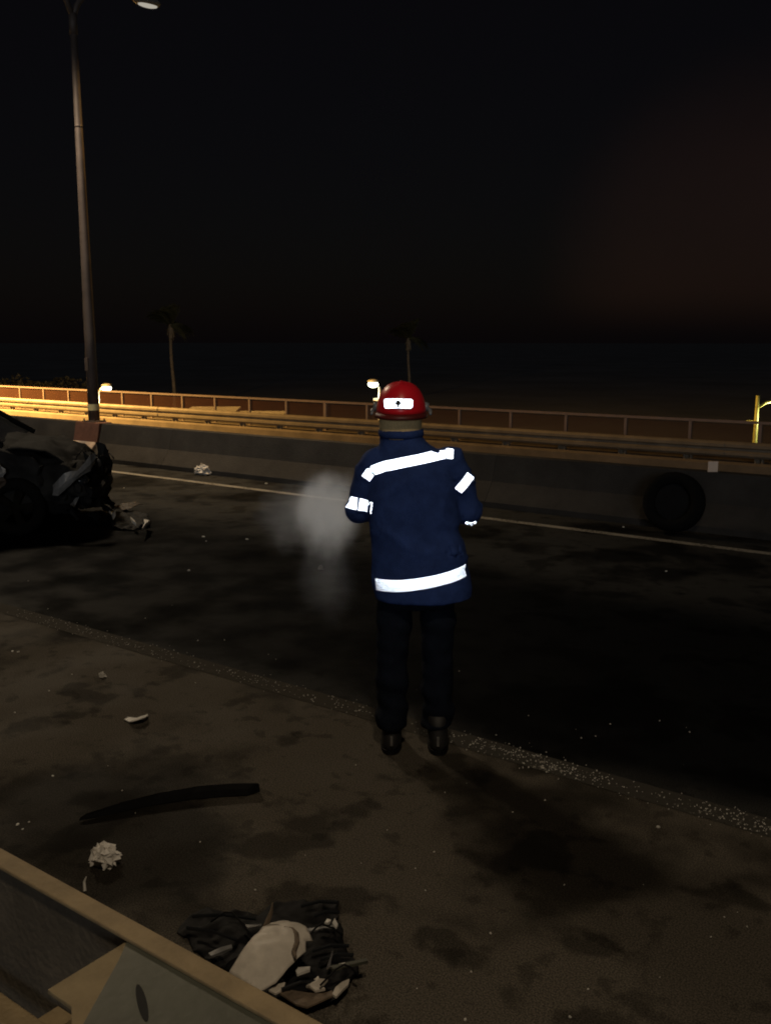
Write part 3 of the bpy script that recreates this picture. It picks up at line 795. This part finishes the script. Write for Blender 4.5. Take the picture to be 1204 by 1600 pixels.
# coat: torso and sleeves as one cloth surface
jk = MB()
jk.loft_z([(.785,.047,.0,.240,.170),(.84,.046,0,.240,.170),(.92,.040,0,.232,.163),(1.02,.025,0,.222,.152),(1.14,.006,0,.214,.146),(1.28,-.004,0,.217,.148),
           (1.37,-.008,0,.212,.142),(1.44,-.012,0,.190,.125),(1.495,-.02,0,.155,.105),(1.54,-.045,.005,.112,.092),(1.585,-.062,.01,.092,.090),(1.612,-.066,.012,.088,.088)], n=36, power=2.35)
def sleeve(a, b, c, r0, r1, r2, r3):
    jk.tube([a.lerp(b,-.12), a.lerp(b,.15), a.lerp(b,.55), b, b.lerp(c,.12), b.lerp(c,.5), b.lerp(c,.93)], [r0*.9,r0,r1,r2,r2,r2*.95,r3], 18)
    jk.ball(a, (r0,r0,r0)); jk.ball(b, (r2*1.02,)*3)
sleeve(SHL, ELL, WRL, .080, .074, .068, .055)
sleeve(SHR, ELR, WRR, .078, .070, .064, .055)
jme = remeshed('coat', jk, .0105, 5)
for v in jme.vertices:                                        # folds: slanting drag lines, deeper at the elbows and waist
    p_ = v.co
    am = .013 + .008*math.exp(-((abs(p_.x)-.27)/.06)**2 - ((p_.z-1.25)/.1)**2)
    w_ = noise.noise(Vector((p_.x*5 + p_.z*3.0, p_.y*5, p_.z*9 - p_.x*4))) + .22*noise.noise(p_*13)
    rid = (1 - abs(noise.noise(Vector((p_.x*3.2 + p_.z*2.2, p_.y*3, p_.z*3.6 - p_.x*2.0 + 7)))))**6
    edge_ = min(1, max(0, (p_.z-.80)/.06))
    v.co = p_ + v.normal*(am*w_ + .016*rid*edge_)
coat = link('coat', jme, M_NAVY, man, smooth=True)
jme.update()
bm_ = bmesh.new(); bm_.from_mesh(jme); coat_tree = BVHTree.FromBMesh(bm_); bm_.free()
# collar ring
MB().tube([(-.064+.098*math.cos(a), .008+.096*math.sin(a), 1.592) for a in [i*2*math.pi/24 for i in range(25)]], [(.022,.012)]*25, 8, cap=False).build('collar', M_NAVY, man, smooth=True)

tr = MB()
tr.loft_z([(.74,.02,0,.17,.12),(.86,.025,0,.19,.135),(.95,.025,0,.18,.13)], n=28, power=2.3)
for h, k_, a_, sg in ((HIPL,KNL,ANL,-1),(HIPR,KNR,ANR,1)):
    tr.tube([h+Vector((0,0,.02)), h.lerp(k_,.35), k_, k_.lerp(a_,.45), a_.lerp(k_,.18), a_.lerp(k_,.06)], [(.098,.105),(.092,.10),(.080,.088),(.078,.086),(.076,.085),(.078,.09)], 20)
tme = remeshed('trousers', tr, .0115, 4)
for v in tme.vertices:
    p_ = v.co; v.co = p_ + v.normal*((.014 + .012*math.exp(-((p_.z-.2)/.12)**2))*noise.noise(Vector((p_.x*6+p_.z*4, p_.y*6, p_.z*13))) + .006*noise.noise(p_*15))
link('trousers', tme, M_TROUS, man, smooth=True)
for a_, sg in ((ANL,-1),(ANR,1)):
    bt = MB()
    bt.loft_z([(.012,a_.x+sg*.004,.035,.050,.135),(.05,a_.x+sg*.004,.033,.052,.135),(.085,a_.x+sg*.002,.012,.050,.105),(.12,a_.x,-.005,.050,.072),(.19,a_.x,-.01,.055,.066)], n=22, power=2.4)
    q = bt.build('boot', M_BOOT, man, smooth=True)
    MB().loft_z([(.0,a_.x+sg*.004,.035,.054,.142),(.022,a_.x+sg*.004,.035,.054,.142)], n=22, power=2.5).build('sole', M_BLACK, q)
    MB().box((a_.x-.006,-.112,.05),(a_.x+.006,-.102,.10)).build('heel_tab', M_CARG, q, bevel=.002)

# flash hood round neck and nape
hdm = MB().loft_z([(1.555,-.066,.01,.085,.085),(1.59,-.067,.008,.099,.099),(1.625,-.068,.006,.101,.103),(1.665,-.068,.008,.101,.107),(1.71,-.067,.012,.096,.108)], n=30, power=2.2)
for i, v in enumerate(hdm.v):
    p_ = Vector(v); k_ = .006*noise.noise(Vector((p_.x*12, p_.y*12, p_.z*22))); u = Vector((p_.x+.067, p_.y, 0)).normalized(); hdm.v[i] = tuple(p_+u*k_)
hd = hdm.build('flash_hood', M_HOOD, man, smooth=True)

# helmet: shell with raised crest, flared rim, side visor pivots
HC = Vector((-.064, .018, 1.685))
hel = MB(); N, Mh = 40, 12
for i in range(Mh+1):
    t_ = (math.pi/2)*i/Mh
    for k in range(N):
        a = 2*math.pi*k/N
        rx, ry, rz = .113, .140, .145
        e = .78
        crest = 1 + .035*math.exp(-(math.cos(a)/.22)**2)*math.sin(t_)
        c_ = math.cos(t_)**e if t_ < math.pi/2-1e-6 else 0
        hel.v.append((HC.x + rx*c_*math.cos(a), HC.y + ry*c_*math.sin(a), HC.z + rz*math.sin(t_)*crest))
for i in range(Mh):
    for k in range(N): hel.f.append((i*N+k, i*N+(k+1) % N, (i+1)*N+(k+1) % N, (i+1)*N+k))
hl = hel.build('helmet', M_RED, man, smooth=True); hl.modifiers.new('solid','SOLIDIFY').thickness = .006
rim = MB()
for k in range(N):
    a = 2*math.pi*k/N; ca, sa = math.cos(a), math.sin(a)
    ex = .012 + .010*max(0, -sa) + .018*max(0, sa)
    for r_, dz in ((0, .014), (ex, -.004), (ex, -.016), (-.004, -.008)):
        rim.v.append((HC.x + (.114+r_)*ca, HC.y + (.141+r_)*sa, HC.z + dz - .006*max(0,-sa)))
for k in range(N):
    for j in range(4): rim.f.append((k*4+j, k*4+(j+1) % 4, ((k+1) % N)*4+(j+1) % 4, ((k+1) % N)*4+j))
rm_ = rim.build('rim', M_RIM, hl, smooth=True)
for sg in (-1, 1):
    MB().tube([(HC.x+sg*.110,HC.y+.02,HC.z+.03),(HC.x+sg*.132,HC.y+.02,HC.z+.028)], [.024,.02], 14).build('visor_pivot', M_VISOR, hl, smooth=True)
    MB().tube([(HC.x+sg*.122,HC.y+.03,HC.z+.03),(HC.x+sg*.138,HC.y+.0,HC.z+.012),(HC.x+sg*.140,HC.y-.03,HC.z-.004)], [.008,.010,.006], 8).build('visor_arm', M_VISOR, hl, smooth=True)
MB().box((HC.x-.012,HC.y-.158,HC.z-.018),(HC.x+.012,HC.y-.146,HC.z-.006)).build('buckle', M_SILVER, hl, bevel=.003)
hme = hl.data
bm_ = bmesh.new(); bm_.from_mesh(hme); hel_tree = BVHTree.FromBMesh(bm_); bm_.free()

# retroreflective tape: a real array of cube corners, each sending light back where it came from
def tape(name, tree, path, width, parent, a=.0095, ends=(.0, .0), lift=.0085, outline=None, soft=1.0):
    P2 = [Vector(q) for q in path]; ln = [0]
    for q0, q1 in zip(P2, P2[1:]): ln.append(ln[-1] + (q1-q0).length)
    Ltot = ln[-1]
    def centre(u):
        u = max(0, min(Ltot, u))
        for i in range(len(P2)-1):
            if u <= ln[i+1] or i == len(P2)-2:
                t_ = (u-ln[i])/(ln[i+1]-ln[i]); q = P2[i].lerp(P2[i+1], t_); d = (P2[i+1]-P2[i]).normalized(); return q, Vector((-d.y, d.x))
    def surf(u, v):
        q, n2 = centre(u); w = q + n2*v; ys = []
        for dx, dz in ((0,0),(.014,0),(-.014,0),(0,.014),(0,-.014)):
            h = tree.ray_cast(Vector((w.x+dx*soft, -1.0, w.y+dz*soft)), Vector((0, 1, 0)))
            if h[0] is None:
                if dx == 0 and dz == 0: return None
                continue
            if ys and h[0].y > ys[0] + .03: continue
            ys.append(h[0].y)
        return Vector((w.x, min(ys[0], sum(ys)/len(ys)) - lift, w.y)), None
    mb = MB(); hgt = a*math.sqrt(3)/2; rows = max(1, round(width/hgt)); hgt2 = width/rows
    cols = int(Ltot/a)
    def inside(u, v):
        if outline is None: return True
        return outline(u/Ltot, v/width)
    for r_ in range(rows):
        v0 = -width/2 + r_*hgt2; v1 = v0 + hgt2
        o0 = 0 if r_ % 2 == 0 else a/2; o1 = a/2 if r_ % 2 == 0 else 0
        for c_ in range(cols):
            for tri in (((c_*a+o0, v0), (c_*a+a+o0, v0), (c_*a+a/2 if o0 == 0 else c_*a+a, v1)),
                        ((c_*a+o1, v1), (c_*a+a+o1, v1), (c_*a+a/2 if o1 == 0 else c_*a+a, v0))):
                cu = sum(q[0] for q in tri)/3; cv = sum(q[1] for q in tri)/3
                if not inside(cu, cv): continue
                S3 = [surf(*q) for q in tri]; sc_ = surf(cu, cv)
                if any(q is None for q in S3) or sc_ is None: continue
                vs = [q[0] for q in S3]
                if max((vs[i]-vs[(i+1) % 3]).length for i in range(3)) > a*2.2: continue
                cen = (vs[0]+vs[1]+vs[2])/3
                nn = (vs[1]-vs[0]).cross(vs[2]-vs[0]).normalized()
                if nn.y > 0: nn = -nn
                ax = (nn*.3 + Vector((0,-1,.10))*.7).normalized()
                e1 = vs[0]-cen; e1 = (e1 - ax*e1.dot(ax)).normalized(); e2 = ax.cross(e1)
                R_ = a/math.sqrt(3)*1.06
                tv = [cen + (e1*math.cos(q_) + e2*math.sin(q_))*R_ for q_ in (0, 2*math.pi/3, 4*math.pi/3)]
                mb.add(tv + [cen - ax*R_/math.sqrt(2)], [(0,1,3),(1,2,3),(2,0,3)])
    return mb.build(name, M_RETRO, parent, fix=False)

yoke = [(-.232,1.378),(-.205,1.418),(-.14,1.445),(-.05,1.466),(.06,1.487),(.15,1.503),(.188,1.500)]
hem = [(-.186,.868),(-.08,.878),(.05,.897),(.17,.920),(.268,.943)]
armL = [(-.334,1.256),(-.27,1.250),(-.200,1.240)]
armR = [(.208,1.322),(.240,1.358),(.272,1.398)]
cuffR = [(.246,1.158),(.262,1.150),(.284,1.149),(.304,1.158)]
tape('yoke_tape', coat_tree, yoke, .046, man)
tape('hem_tape', coat_tree, hem, .056, man)
tape('sleeve_tape', coat_tree, armL, .060, man, outline=lambda u, v: abs(u-.47) > .045)
tape('sleeve_tape', coat_tree, armR, .044, man)
tape('cuff_tape', coat_tree, cuffR, .022, man, a=.0075)
hp = [(HC.x-.078,1.738),(HC.x-.04,1.741),(HC.x,1.742),(HC.x+.04,1.741),(HC.x+.066,1.739)]
hp = [(-.145,1.737),(-.10,1.740),(-.075,1.741),(-.05,1.740),(-.006,1.738)]
tape('helmet_tape', hel_tree, hp, .044, hl, a=.0065, lift=.015, soft=.3, outline=lambda u, v: abs(v) < .5 - max(0, abs(u-.5)-.44)*4)
# small black crest on the tape
em = MB(); ez = 1.741; ex = -.076
def blob(cx, cz, r_, n=10): return [(cx + r_*math.cos(2*math.pi*i/n), cz + r_*math.sin(2*math.pi*i/n)) for i in range(n)]
def put(poly):
    h = hel_tree.ray_cast(Vector((ex, -1, ez)), Vector((0,1,0))); y = h[0].y - .0185
    n = len(poly); em.add([(q[0], y-.002, q[1]) for q in poly] + [(q[0], y+.001, q[1]) for q in poly], [tuple(range(n)), tuple(range(n,2*n))[::-1]] + [(i,(i+1) % n,n+(i+1) % n,n+i) for i in range(n)])
put([(ex+q[0]*1.25, ez+q[1]*1.25) for q in ((0,.012),(.009,.004),(.010,-.003),(.004,-.006),(.003,-.013),(-.003,-.013),(-.004,-.006),(-.010,-.003),(-.009,.004))])
em.build('emblem', M_INK, hl)

# ================================================================== DEBRIS
def curved_piece(name, outline, m, label, cat, height, seed=0, thick=.004, grp=None, z0=.004, crumple=.02, bend=None, zp=0.0, jag=0.0):
    pts = [G(px, py, zp) for px, py in outline]
    for p_ in pts: p_.z = 0
    if jag:
        random.seed(seed); q_ = []
        for p0, p1 in zip(pts, pts[1:]+pts[:1]):
            q_.append(p0); k_ = max(1, int((p1-p0).length/.028))
            for j_ in range(1, k_): q_.append(p0.lerp(p1, j_/k_) + Vector((random.uniform(-1,1), random.uniform(-1,1), 0))*jag)
        pts = q_
    cen = sum(pts, Vector())/len(pts)
    bm = bmesh.new(); vs = [bm.verts.new(p_ - cen) for p_ in pts]; bm.faces.new(vs)
    bmesh.ops.triangulate(bm, faces=bm.faces)
    for _ in range(4): bmesh.ops.subdivide_edges(bm, edges=[e for e in bm.edges if e.calc_length() > .018], cuts=1, use_grid_fill=True)
    bmesh.ops.triangulate(bm, faces=bm.faces)
    rmax = max((p_-cen).length for p_ in pts)
    for v in bm.verts:
        q = v.co.copy(); r_ = q.length/rmax
        z = height*(bend(q/rmax) if bend else max(0, 1-r_*r_))
        n_ = noise.noise(q*11 + Vector((seed*3.7, 0, 0)))*.6 + noise.noise(q*27 + Vector((seed, 5, 0)))*.4
        v.co.z = max(z0, z0 + z + n_*crumple)
    bmesh.ops.recalc_face_normals(bm, faces=bm.faces)
    me = bpy.data.meshes.new(name); bm.to_mesh(me); bm.free()
    o = link(name, me, m, None, loc=cen, smooth=True); s_ = o.modifiers.new('solid', 'SOLIDIFY'); s_.thickness = thick; s_.offset = 1
    tag(o, label, cat, grp); return o

curved_piece('broken_bumper', [(276,1446),(292,1424),(312,1411),(352,1414),(404,1420),(432,1402),(470,1400),(524,1396),(530,1440),(545,1482),(560,1506),(520,1556),(470,1566),(430,1552),(360,1520),(318,1488)], M_BLACK, 'shattered black plastic bumper section lying beside the parapet', 'car part', .02, 3, .005, crumple=.034, zp=.03, jag=.012)
wp = curved_piece('torn_body_panel', [(357,1507),(389,1484),(407,1467),(419,1446),(434,1431),(446,1429),(461,1443),(476,1450),(488,1474),(477,1480),(477,1493),(461,1506),(431,1528),(401,1536),(375,1519)], M_WHITEP, 'white torn curved body panel on the black bumper debris', 'car part', .085, 5, .004, z0=.05, crumple=.012, zp=.095)
bump_ = bpy.data.objects['broken_bumper']
for k, (p0, p1) in enumerate((((300,1432),(400,1436)),((292,1450),(372,1470)),((470,1416),(528,1410)),((490,1432),(530,1426)),((488,1486),(545,1478)),((500,1500),(552,1492)),((440,1546),(500,1534)))):
    mb = MB(); q0 = G(*p0, .062) - bump_.location; q1 = G(*p1, .066) - bump_.location
    mb.tube([q0, q0.lerp(q1, .5) + Vector((0,0,.012)), q1], [(.007,.004)]*3, 6)
    mb.build('grille_slat', M_GLASS, bump_)
# brown torn lip along its upper edge and the thin spike beside it
lip = MB(); lp = [G(px, py, .13) for px, py in ((444,1449),(456,1452),(463,1460),(464,1472),(459,1486),(462,1496))]
lip.tube([p_ - wp.location for p_ in lp], [.004,.007,.009,.009,.008,.004], 7).build('torn_lip', M_TORN, wp)
spk = MB(); sq = [G(px, py, z) for px, py, z in ((407,1467,.09),(417,1443,.12),(424,1424,.15),(426,1410,.17))]
spk.tube([p_ - wp.location for p_ in sq], [(.022,.006),(.018,.005),(.011,.004),(.003,.002)], 8).build('spike', M_TORN, wp)

def shard(name, outline, m, label, z=.05, thick=.006, tilt=0.0, cat='debris', grp=None, seed=0):
    pts = [G(px, py, z) for px, py in outline]; cen = sum(pts, Vector())/len(pts)
    mb = MB(); n = len(pts); random.seed(seed+len(outline))
    top = [p_ - cen + Vector((0,0,thick + random.uniform(-tilt, tilt))) for p_ in pts]
    bot = [q - Vector((0,0,thick)) for q in top]
    mb.add(top+bot, [tuple(range(n)), tuple(range(n,2*n))[::-1]] + [(i,(i+1) % n,n+(i+1) % n,n+i) for i in range(n)])
    o = mb.build(name, m, None, loc=cen); tag(o, label, cat, grp); return o
zt = .075
shard('trim_strip', [(383,1446),(386,1450),(409,1448),(408,1444)], M_SILVER, 'thin bright trim strip left of the white panel tip', zt, .006, .006)
shard('trim_strip', [(480,1452),(528,1446),(527,1449),(482,1456)], M_CARG, 'slim grey trim strip right of the white panel', zt, .006, .004)
shard('plastic_shard', [(507,1446),(511,1441),(517,1443),(514,1449)], M_CHIP, 'left of two white chips on the black bumper', .085, .008, .012, seed=1)
shard('plastic_shard', [(519,1448),(523,1441),(528,1447),(525,1450)], M_CHIP, 'right of two white chips on the black bumper', .085, .008, .012, seed=2)
shard('white_tab', [(462,1521),(466,1516),(485,1515),(484,1521),(464,1527)], M_CHIP, 'small white rectangular tab below the white panel', .07, .008, .006)
shard('plastic_shard', [(529,1508),(534,1506),(539,1508),(534,1511)], M_CHIP, 'tiny white chip beside the dark rod end', .085, .008, .008, seed=3)
shard('dark_rod', [(516,1514),(572,1502),(575,1506),(570,1508),(520,1519)], M_PLATE, 'dark rod pointing right out of the bumper debris', .08, .010, .004)
shard('plastic_shard', [(478,1541),(491,1536),(497,1530),(499,1536),(512,1530),(503,1541),(508,1544),(493,1548),(484,1546)], M_WHITEP, 'jagged star shaped white shard in the bumper debris', .06, .008, .012, seed=4)
shard('plastic_shard', [(519,1556),(524,1547),(534,1539),(546,1530),(544,1538),(534,1550),(525,1559)], M_WHITEP, 'long white splinter at the right of the bumper debris', .05, .008, .008, seed=5)
shard('underside_panel', [(436,1553),(452,1548),(466,1552),(480,1556),(500,1552),(519,1550),(520,1561),(480,1573),(462,1572)], M_TORN, 'dull tan plastic sheet at the lower edge of the bumper debris', .045, .006, .008)
shard('plastic_shard', [(420,1549),(432,1541),(446,1540),(442,1549),(430,1555)], M_WHITEP, 'pale scrap tucked under the white panel beside the rail', .05, .006, .008, seed=6)
shard('plastic_shard', [(510,1515),(518,1490),(521,1488),(516,1512)], M_SILVER, 'thin upright sliver beside the white panel', .07, .006, .006, seed=7)
shard('grey_scrap', [(326,1493),(345,1484),(362,1478),(363,1482),(346,1489),(330,1497)], M_CARG, 'dull grey scrap left of the white panel', .06, .006, .006)

random.seed(31)
for k, (p0, p1, lab) in enumerate((((470,1478),(536,1462),'thin black wire looping over the right of the bumper debris'),((330,1440),(392,1462),'thin black wire on the left of the bumper debris'),((500,1540),(560,1524),'thin black wire curling out low at the right of the debris'))):
    a_ = G(*p0, .08); b_ = G(*p1, .07); m_ = a_.lerp(b_, .5) + Vector((random.uniform(-.03,.03), .03, .035))
    q = MB().tube([Vector((0,0,0)), (m_-a_)*.55 + Vector((.01,0,.02)), m_-a_, (m_-a_).lerp(b_-a_,.6) + Vector((-.015,.01,.0)), b_-a_], .0032, 6).build('wire', M_BLACK, None, smooth=True, loc=a_)
    tag(q, lab, 'wire')

# black bumper strip standing on edge
bs = MB(); path = [G(135,1281),G(190,1268),G(250,1256),G(310,1247),G(360,1243),G(398,1241)]
cen = path[2].copy()
hs = [.030,.045,.055,.06,.06,.055]
vs = []
for p_, h_ in zip(path, hs):
    q = p_ - cen
    vs += [q + Vector((-.01,-.035,.002)), q + Vector((-.01,-.025,h_*.6)), q + Vector((0,0,h_)), q + Vector((.01,.02,h_*.92)), q + Vector((.01,.03,.002))]
fs = []
for i in range(len(path)-1):
    for k in range(5): fs.append((i*5+k, i*5+(k+1) % 5, (i+1)*5+(k+1) % 5, (i+1)*5+k))
fs += [(0,1,2,3,4), tuple(range(len(vs)-5, len(vs)))[::-1]]
o = bs.add(vs, fs).build('bumper_strip', M_BLACK, None, loc=cen, bevel=.004)
tag(o, 'long black bumper strip lying on the shoulder', 'car part')

def crumpled(name, px, py, sx, sz, m, label, cat, seed, n=4):
    c = G(px, py); mb = MB(); mb.ball((0,0,0), 1.0, 22, 14)
    for i, v in enumerate(mb.v):
        v = Vector(v); k_ = 1 + .55*noise.noise(v*2.1+Vector((seed,0,0))) + .35*noise.noise(v*5.3+Vector((0,seed,0)))
        w_ = v*k_ + Vector(noise.noise_vector(v*3.1 + Vector((0,0,seed))))*.62 + Vector(noise.noise_vector(v*8.0))*.16
        mb.v[i] = (w_.x*sx, w_.y*sx*.8, max(0.003, sz*.75 + w_.z*sz))
    o = mb.build(name, m, None, loc=c); tag(o, label, cat); return o
crumpled('crumpled_tissue', 163, 1350, .056, .040, M_PAPER, 'crumpled white tissue on the shoulder above the parapet rail', 'tissue', 14)
crumpled('crumpled_plastic', 319, 741, .14, .075, M_PAPER, 'white crumpled plastic lump at the foot of the median', 'litter', 9)
b = curved_piece('curved_fragment', [(194,1126),(200,1122),(215,1124),(226,1122),(231,1118),(232,1126),(224,1133),(208,1134)], M_CHIP, 'white curved dish shaped fragment on the shoulder', 'debris', .03, 2, .004, crumple=.008, bend=lambda q: max(0, q.x*.9+.2))
crumpled('plastic_stub', 160, 1058, .02, .016, M_CHIP, 'small white stub above the dish shaped fragment', 'debris', 5)
crumpled('grey_clip', 501, 890, .022, .02, M_CARG, 'small grey clip on the dark lane left of the firefighter', 'debris', 6)
o = MB().tube([G(133,1392,.0), G(132,1378,.03), G(135,1370,.05)], [.006,.005,.002], 6)
cc = Vector(o.v[0]); o.v = [tuple(Vector(v)-cc) for v in o.v]
o = o.build('upright_sliver', M_CHIP, None, loc=cc); tag(o, 'pale upright sliver behind the parapet rail', 'debris')

# debris pile by the car's nose
curved_piece('torn_bumper_skin', [(168,806),(190,803),(215,804),(232,812),(234,824),(205,830),(176,828)], M_BLACK, 'black torn bumper skin by the nose of the wrecked car', 'car part', .06, 4, .006, crumple=.06)
curved_piece('pale_bumper_scrap', [(180,806),(196,801),(214,799),(224,801),(206,808),(192,809)], M_CARB, 'pinkish bumper scrap on the pile by the wrecked car', 'car part', .05, 8, .005, z0=.08, crumple=.03)
for k, (poly, lab) in enumerate((([(169,801),(174,799),(177,805),(172,806)], 'first white shard at the corner of the wrecked car'),
                    ([(175,806),(181,805),(181,809),(177,810)], 'bright chip just right of the wrecked car corner'),
                    ([(204,813),(210,814),(213,819),(207,818)], 'white splinter in the middle of the bumper pile'),
                    ([(225,812),(234,814),(229,822),(222,828),(226,817)], 'forked white splinter at the right end of the bumper pile'))):
    shard('lamp_shard', poly, M_CHIP, lab, .10, .03, .03, seed=20+k)

chip_meshes = []
for k in range(5):
    random.seed(50+k); mb = MB(); n = 6
    top = [Vector((math.cos(i*2*math.pi/n)*random.uniform(.5,1), math.sin(i*2*math.pi/n)*random.uniform(.35,.8), random.uniform(.25,.8))) for i in range(n)]
    bot = [Vector((v.x*1.15, v.y*1.15, 0)) for v in top]
    mb.add(top+bot, [tuple(range(n)), tuple(range(n,2*n))[::-1]] + [(i,(i+1) % n,n+(i+1) % n,n+i) for i in range(n)])
    chip_meshes.append(mb.mesh('debris_chip'))
for m_ in chip_meshes: m_.materials.append(M_CHIP)
random.seed(11)
def chips(grp, lst):
    for px, py, s_, label in lst:
        c = G(px, py); dist = (c - Vector((0,0,CAM_H))).length
        o = link('debris_chip', random.choice(chip_meshes), M_CHIP, None, loc=c + Vector((0,0,.001)))
        k = s_*dist/1500*.5; o.scale = (k, k, k*.9); o.rotation_euler = (0,0,random.uniform(0,6.28))
        tag(o, label, 'debris', grp)
chips('chips near the median at left', [
    (285,734,5,'pale chip just left of the white crumpled plastic by the median'),
    (343,741,5,'pale chip just right of the white crumpled plastic by the median'),
    (366,745,4,'second pale chip right of the white crumpled plastic'),
    (416,756,5,'pale chip by the far edge line above the smoke'),
    (194,763,3,'tiny chip on the lane right of the wrecked bonnet')])
chips('chips near the median at right', [
    (805,797,4,'pale chip at the median foot just right of the firefighter sleeve'),
    (876,802,4,'pale chip at the median foot midway between firefighter and tyre'),
    (988,817,6,'longest pale chip just left of the leaning tyre'),
    (973,824,4,'small chip below the longest one left of the tyre'),
    (1040,893,4,'lone chip on the lane below the leaning tyre')])
chips('chips on the dark lane', [
    (386,843,5,'pale chip on the lane left of and below the smoke'),
    (318,839,5,'pale chip on the lane midway between car debris and smoke'),
    (322,846,3,'tiny chip touching the one midway between car and smoke'),
    (295,892,5,'lone chip on the dark lane below the car debris'),
    (45,908,3,'tiny chip on the dark lane below the wrecked car')])
chips('chips on the left of the shoulder', [
    (20,1018,4,'left one of a pair of chips at the left edge above the stub'),
    (29,1019,4,'right one of a pair of chips at the left edge above the stub'),
    (113,1054,3,'tiny chip left of the small white stub'),
    (77,1080,4,'chip below and left of the small white stub'),
    (24,1114,4,'lone chip at the left edge level with the dish fragment'),
    (83,1213,4,'lone chip above the left end of the black bumper strip'),
    (46,1285,4,'upper chip of three by the left edge above the parapet rail'),
    (36,1296,4,'lower chip of three by the left edge above the parapet rail'),
    (28,1289,6,'largest chip of three by the left edge above the parapet rail')])
chips('chips on the open shoulder', [
    (399,1391,4,'lone chip above the black bumper debris'),
    (766,1459,5,'bright chip on the open shoulder below the firefighter'),
    (736,1519,4,'chip on the shoulder below the bright one'),
    (651,1545,3,'tiny chip on the shoulder right of the bumper debris'),
    (726,1594,6,'chip at the bottom edge right of the bumper debris'),
    (890,1590,6,'chip at the bottom edge, right of centre'),
    (1028,1293,7,'flat pale chip just below the edge line at right'),
    (918,1546,3,'tiny chip low on the right of the shoulder'),
    (313,1316,3,'tiny chip under the black bumper strip')])

# glass crumbs and grit caught along the edge line
random.seed(21); gm = MB()
for k in range(2600):
    X = random.uniform(-6.5, .6)
    if X < -2.7 and random.random() < .75: continue
    Y = 3.98 + random.gauss(0, .045) if random.random() < .94 else random.uniform(2.4, 5.0)
    dens = noise.noise(Vector((X*1.7, 3, 0)))
    if dens < -.15 and random.random() < .7: continue
    s_ = random.uniform(.0018, .0055)
    c = Vector((X, Y, .004)); u = Vector((random.uniform(-1,1), random.uniform(-1,1), 0)).normalized()*s_; w = Vector((-u.y, u.x, 0))*random.uniform(.4,1)
    gm.add([c-u, c+w, c+u, c-w*.7, c+Vector((u.x*.2,u.y*.2,s_*random.uniform(.6,1.6)))], [(0,1,4),(1,2,4),(2,3,4),(3,0,4)])
tag(gm.build('glass_crumbs', M_CHIP), 'glass crumbs and grit scattered along the worn edge line', kind='stuff')

# ================================================================== MIST BY THE FIREFIGHTER'S ELBOW
def mist():
    m = bpy.data.materials.new('mist'); m.use_nodes = True
    t = m.node_tree; t.nodes.clear(); L = t.links
    o = t.nodes.new('ShaderNodeOutputMaterial'); pv = t.nodes.new('ShaderNodeVolumePrincipled')
    pv.inputs['Color'].default_value = (.93, .87, .80, 1); pv.inputs['Anisotropy'].default_value = -.72
    tcn = t.nodes.new('ShaderNodeTexCoord')
    P = tcn.outputs['Object']
    ns = t.nodes.new('ShaderNodeTexNoise'); ns.inputs['Scale'].default_value = 2.6; ns.inputs['Detail'].default_value = 3; L.new(P, ns.inputs['Vector'])
    off = t.nodes.new('ShaderNodeVectorMath'); off.operation = 'MULTIPLY_ADD'
    off.inputs[1].default_value = (.46, .46, .46); off.inputs[2].default_value = (-.23, -.23, -.23); L.new(ns.outputs[1], off.inputs[0])
    wp_ = t.nodes.new('ShaderNodeVectorMath'); wp_.operation = 'ADD'; L.new(P, wp_.inputs[0]); L.new(off.outputs[0], wp_.inputs[1])
    def lobe(c, sc, gain):
        m1 = t.nodes.new('ShaderNodeVectorMath'); m1.operation = 'SUBTRACT'; L.new(wp_.outputs[0], m1.inputs[0]); m1.inputs[1].default_value = c
        m3 = t.nodes.new('ShaderNodeVectorMath'); m3.operation = 'MULTIPLY'; L.new(m1.outputs[0], m3.inputs[0]); m3.inputs[1].default_value = sc
        ln = t.nodes.new('ShaderNodeVectorMath'); ln.operation = 'LENGTH'; L.new(m3.outputs[0], ln.inputs[0])
        fl = t.nodes.new('ShaderNodeMapRange'); fl.interpolation_type = 'SMOOTHERSTEP'
        for nm, v in (('From Min', .0), ('From Max', 1.0), ('To Min', gain), ('To Max', 0)): fl.inputs[nm].default_value = v
        L.new(ln.outputs['Value'], fl.inputs['Value']); return fl.outputs[0]
    a1 = lobe((.13, 0, .23), (1.8, 1.9, 2.2), 10.0)          # core at elbow height
    a2 = lobe((-.25, 0, .22), (1.6, 2.0, 2.6), 1.0)           # halo drifting to the left
    a3 = lobe((.14, 0, -.30), (2.2, 2.0, 1.5), .35)          # thin trail sinking to the road
    s1 = t.nodes.new('ShaderNodeMath'); s1.operation = 'ADD'; L.new(a1, s1.inputs[0]); L.new(a2, s1.inputs[1])
    m2 = t.nodes.new('ShaderNodeMath'); m2.operation = 'ADD'; L.new(s1.outputs[0], m2.inputs[0]); L.new(a3, m2.inputs[1])
    L.new(m2.outputs[0], pv.inputs['Density']); L.new(pv.outputs[0], o.inputs['Volume'])
    return m
ms = MB().ball((0,0,0), 1.0, 24, 14).build('smoke', mist(), None, smooth=True)
lx, ly, lz = -.53, .50, .97
ms.location = FIG + Matrix.Rotation(ang, 3, 'Z') @ Vector((lx, ly, lz))
ms.scale = (.46, .36, .62); ms.rotation_euler = (0, 0, ang)
tag(ms, 'pale puff of smoke beside the firefighter at elbow height', kind='stuff')
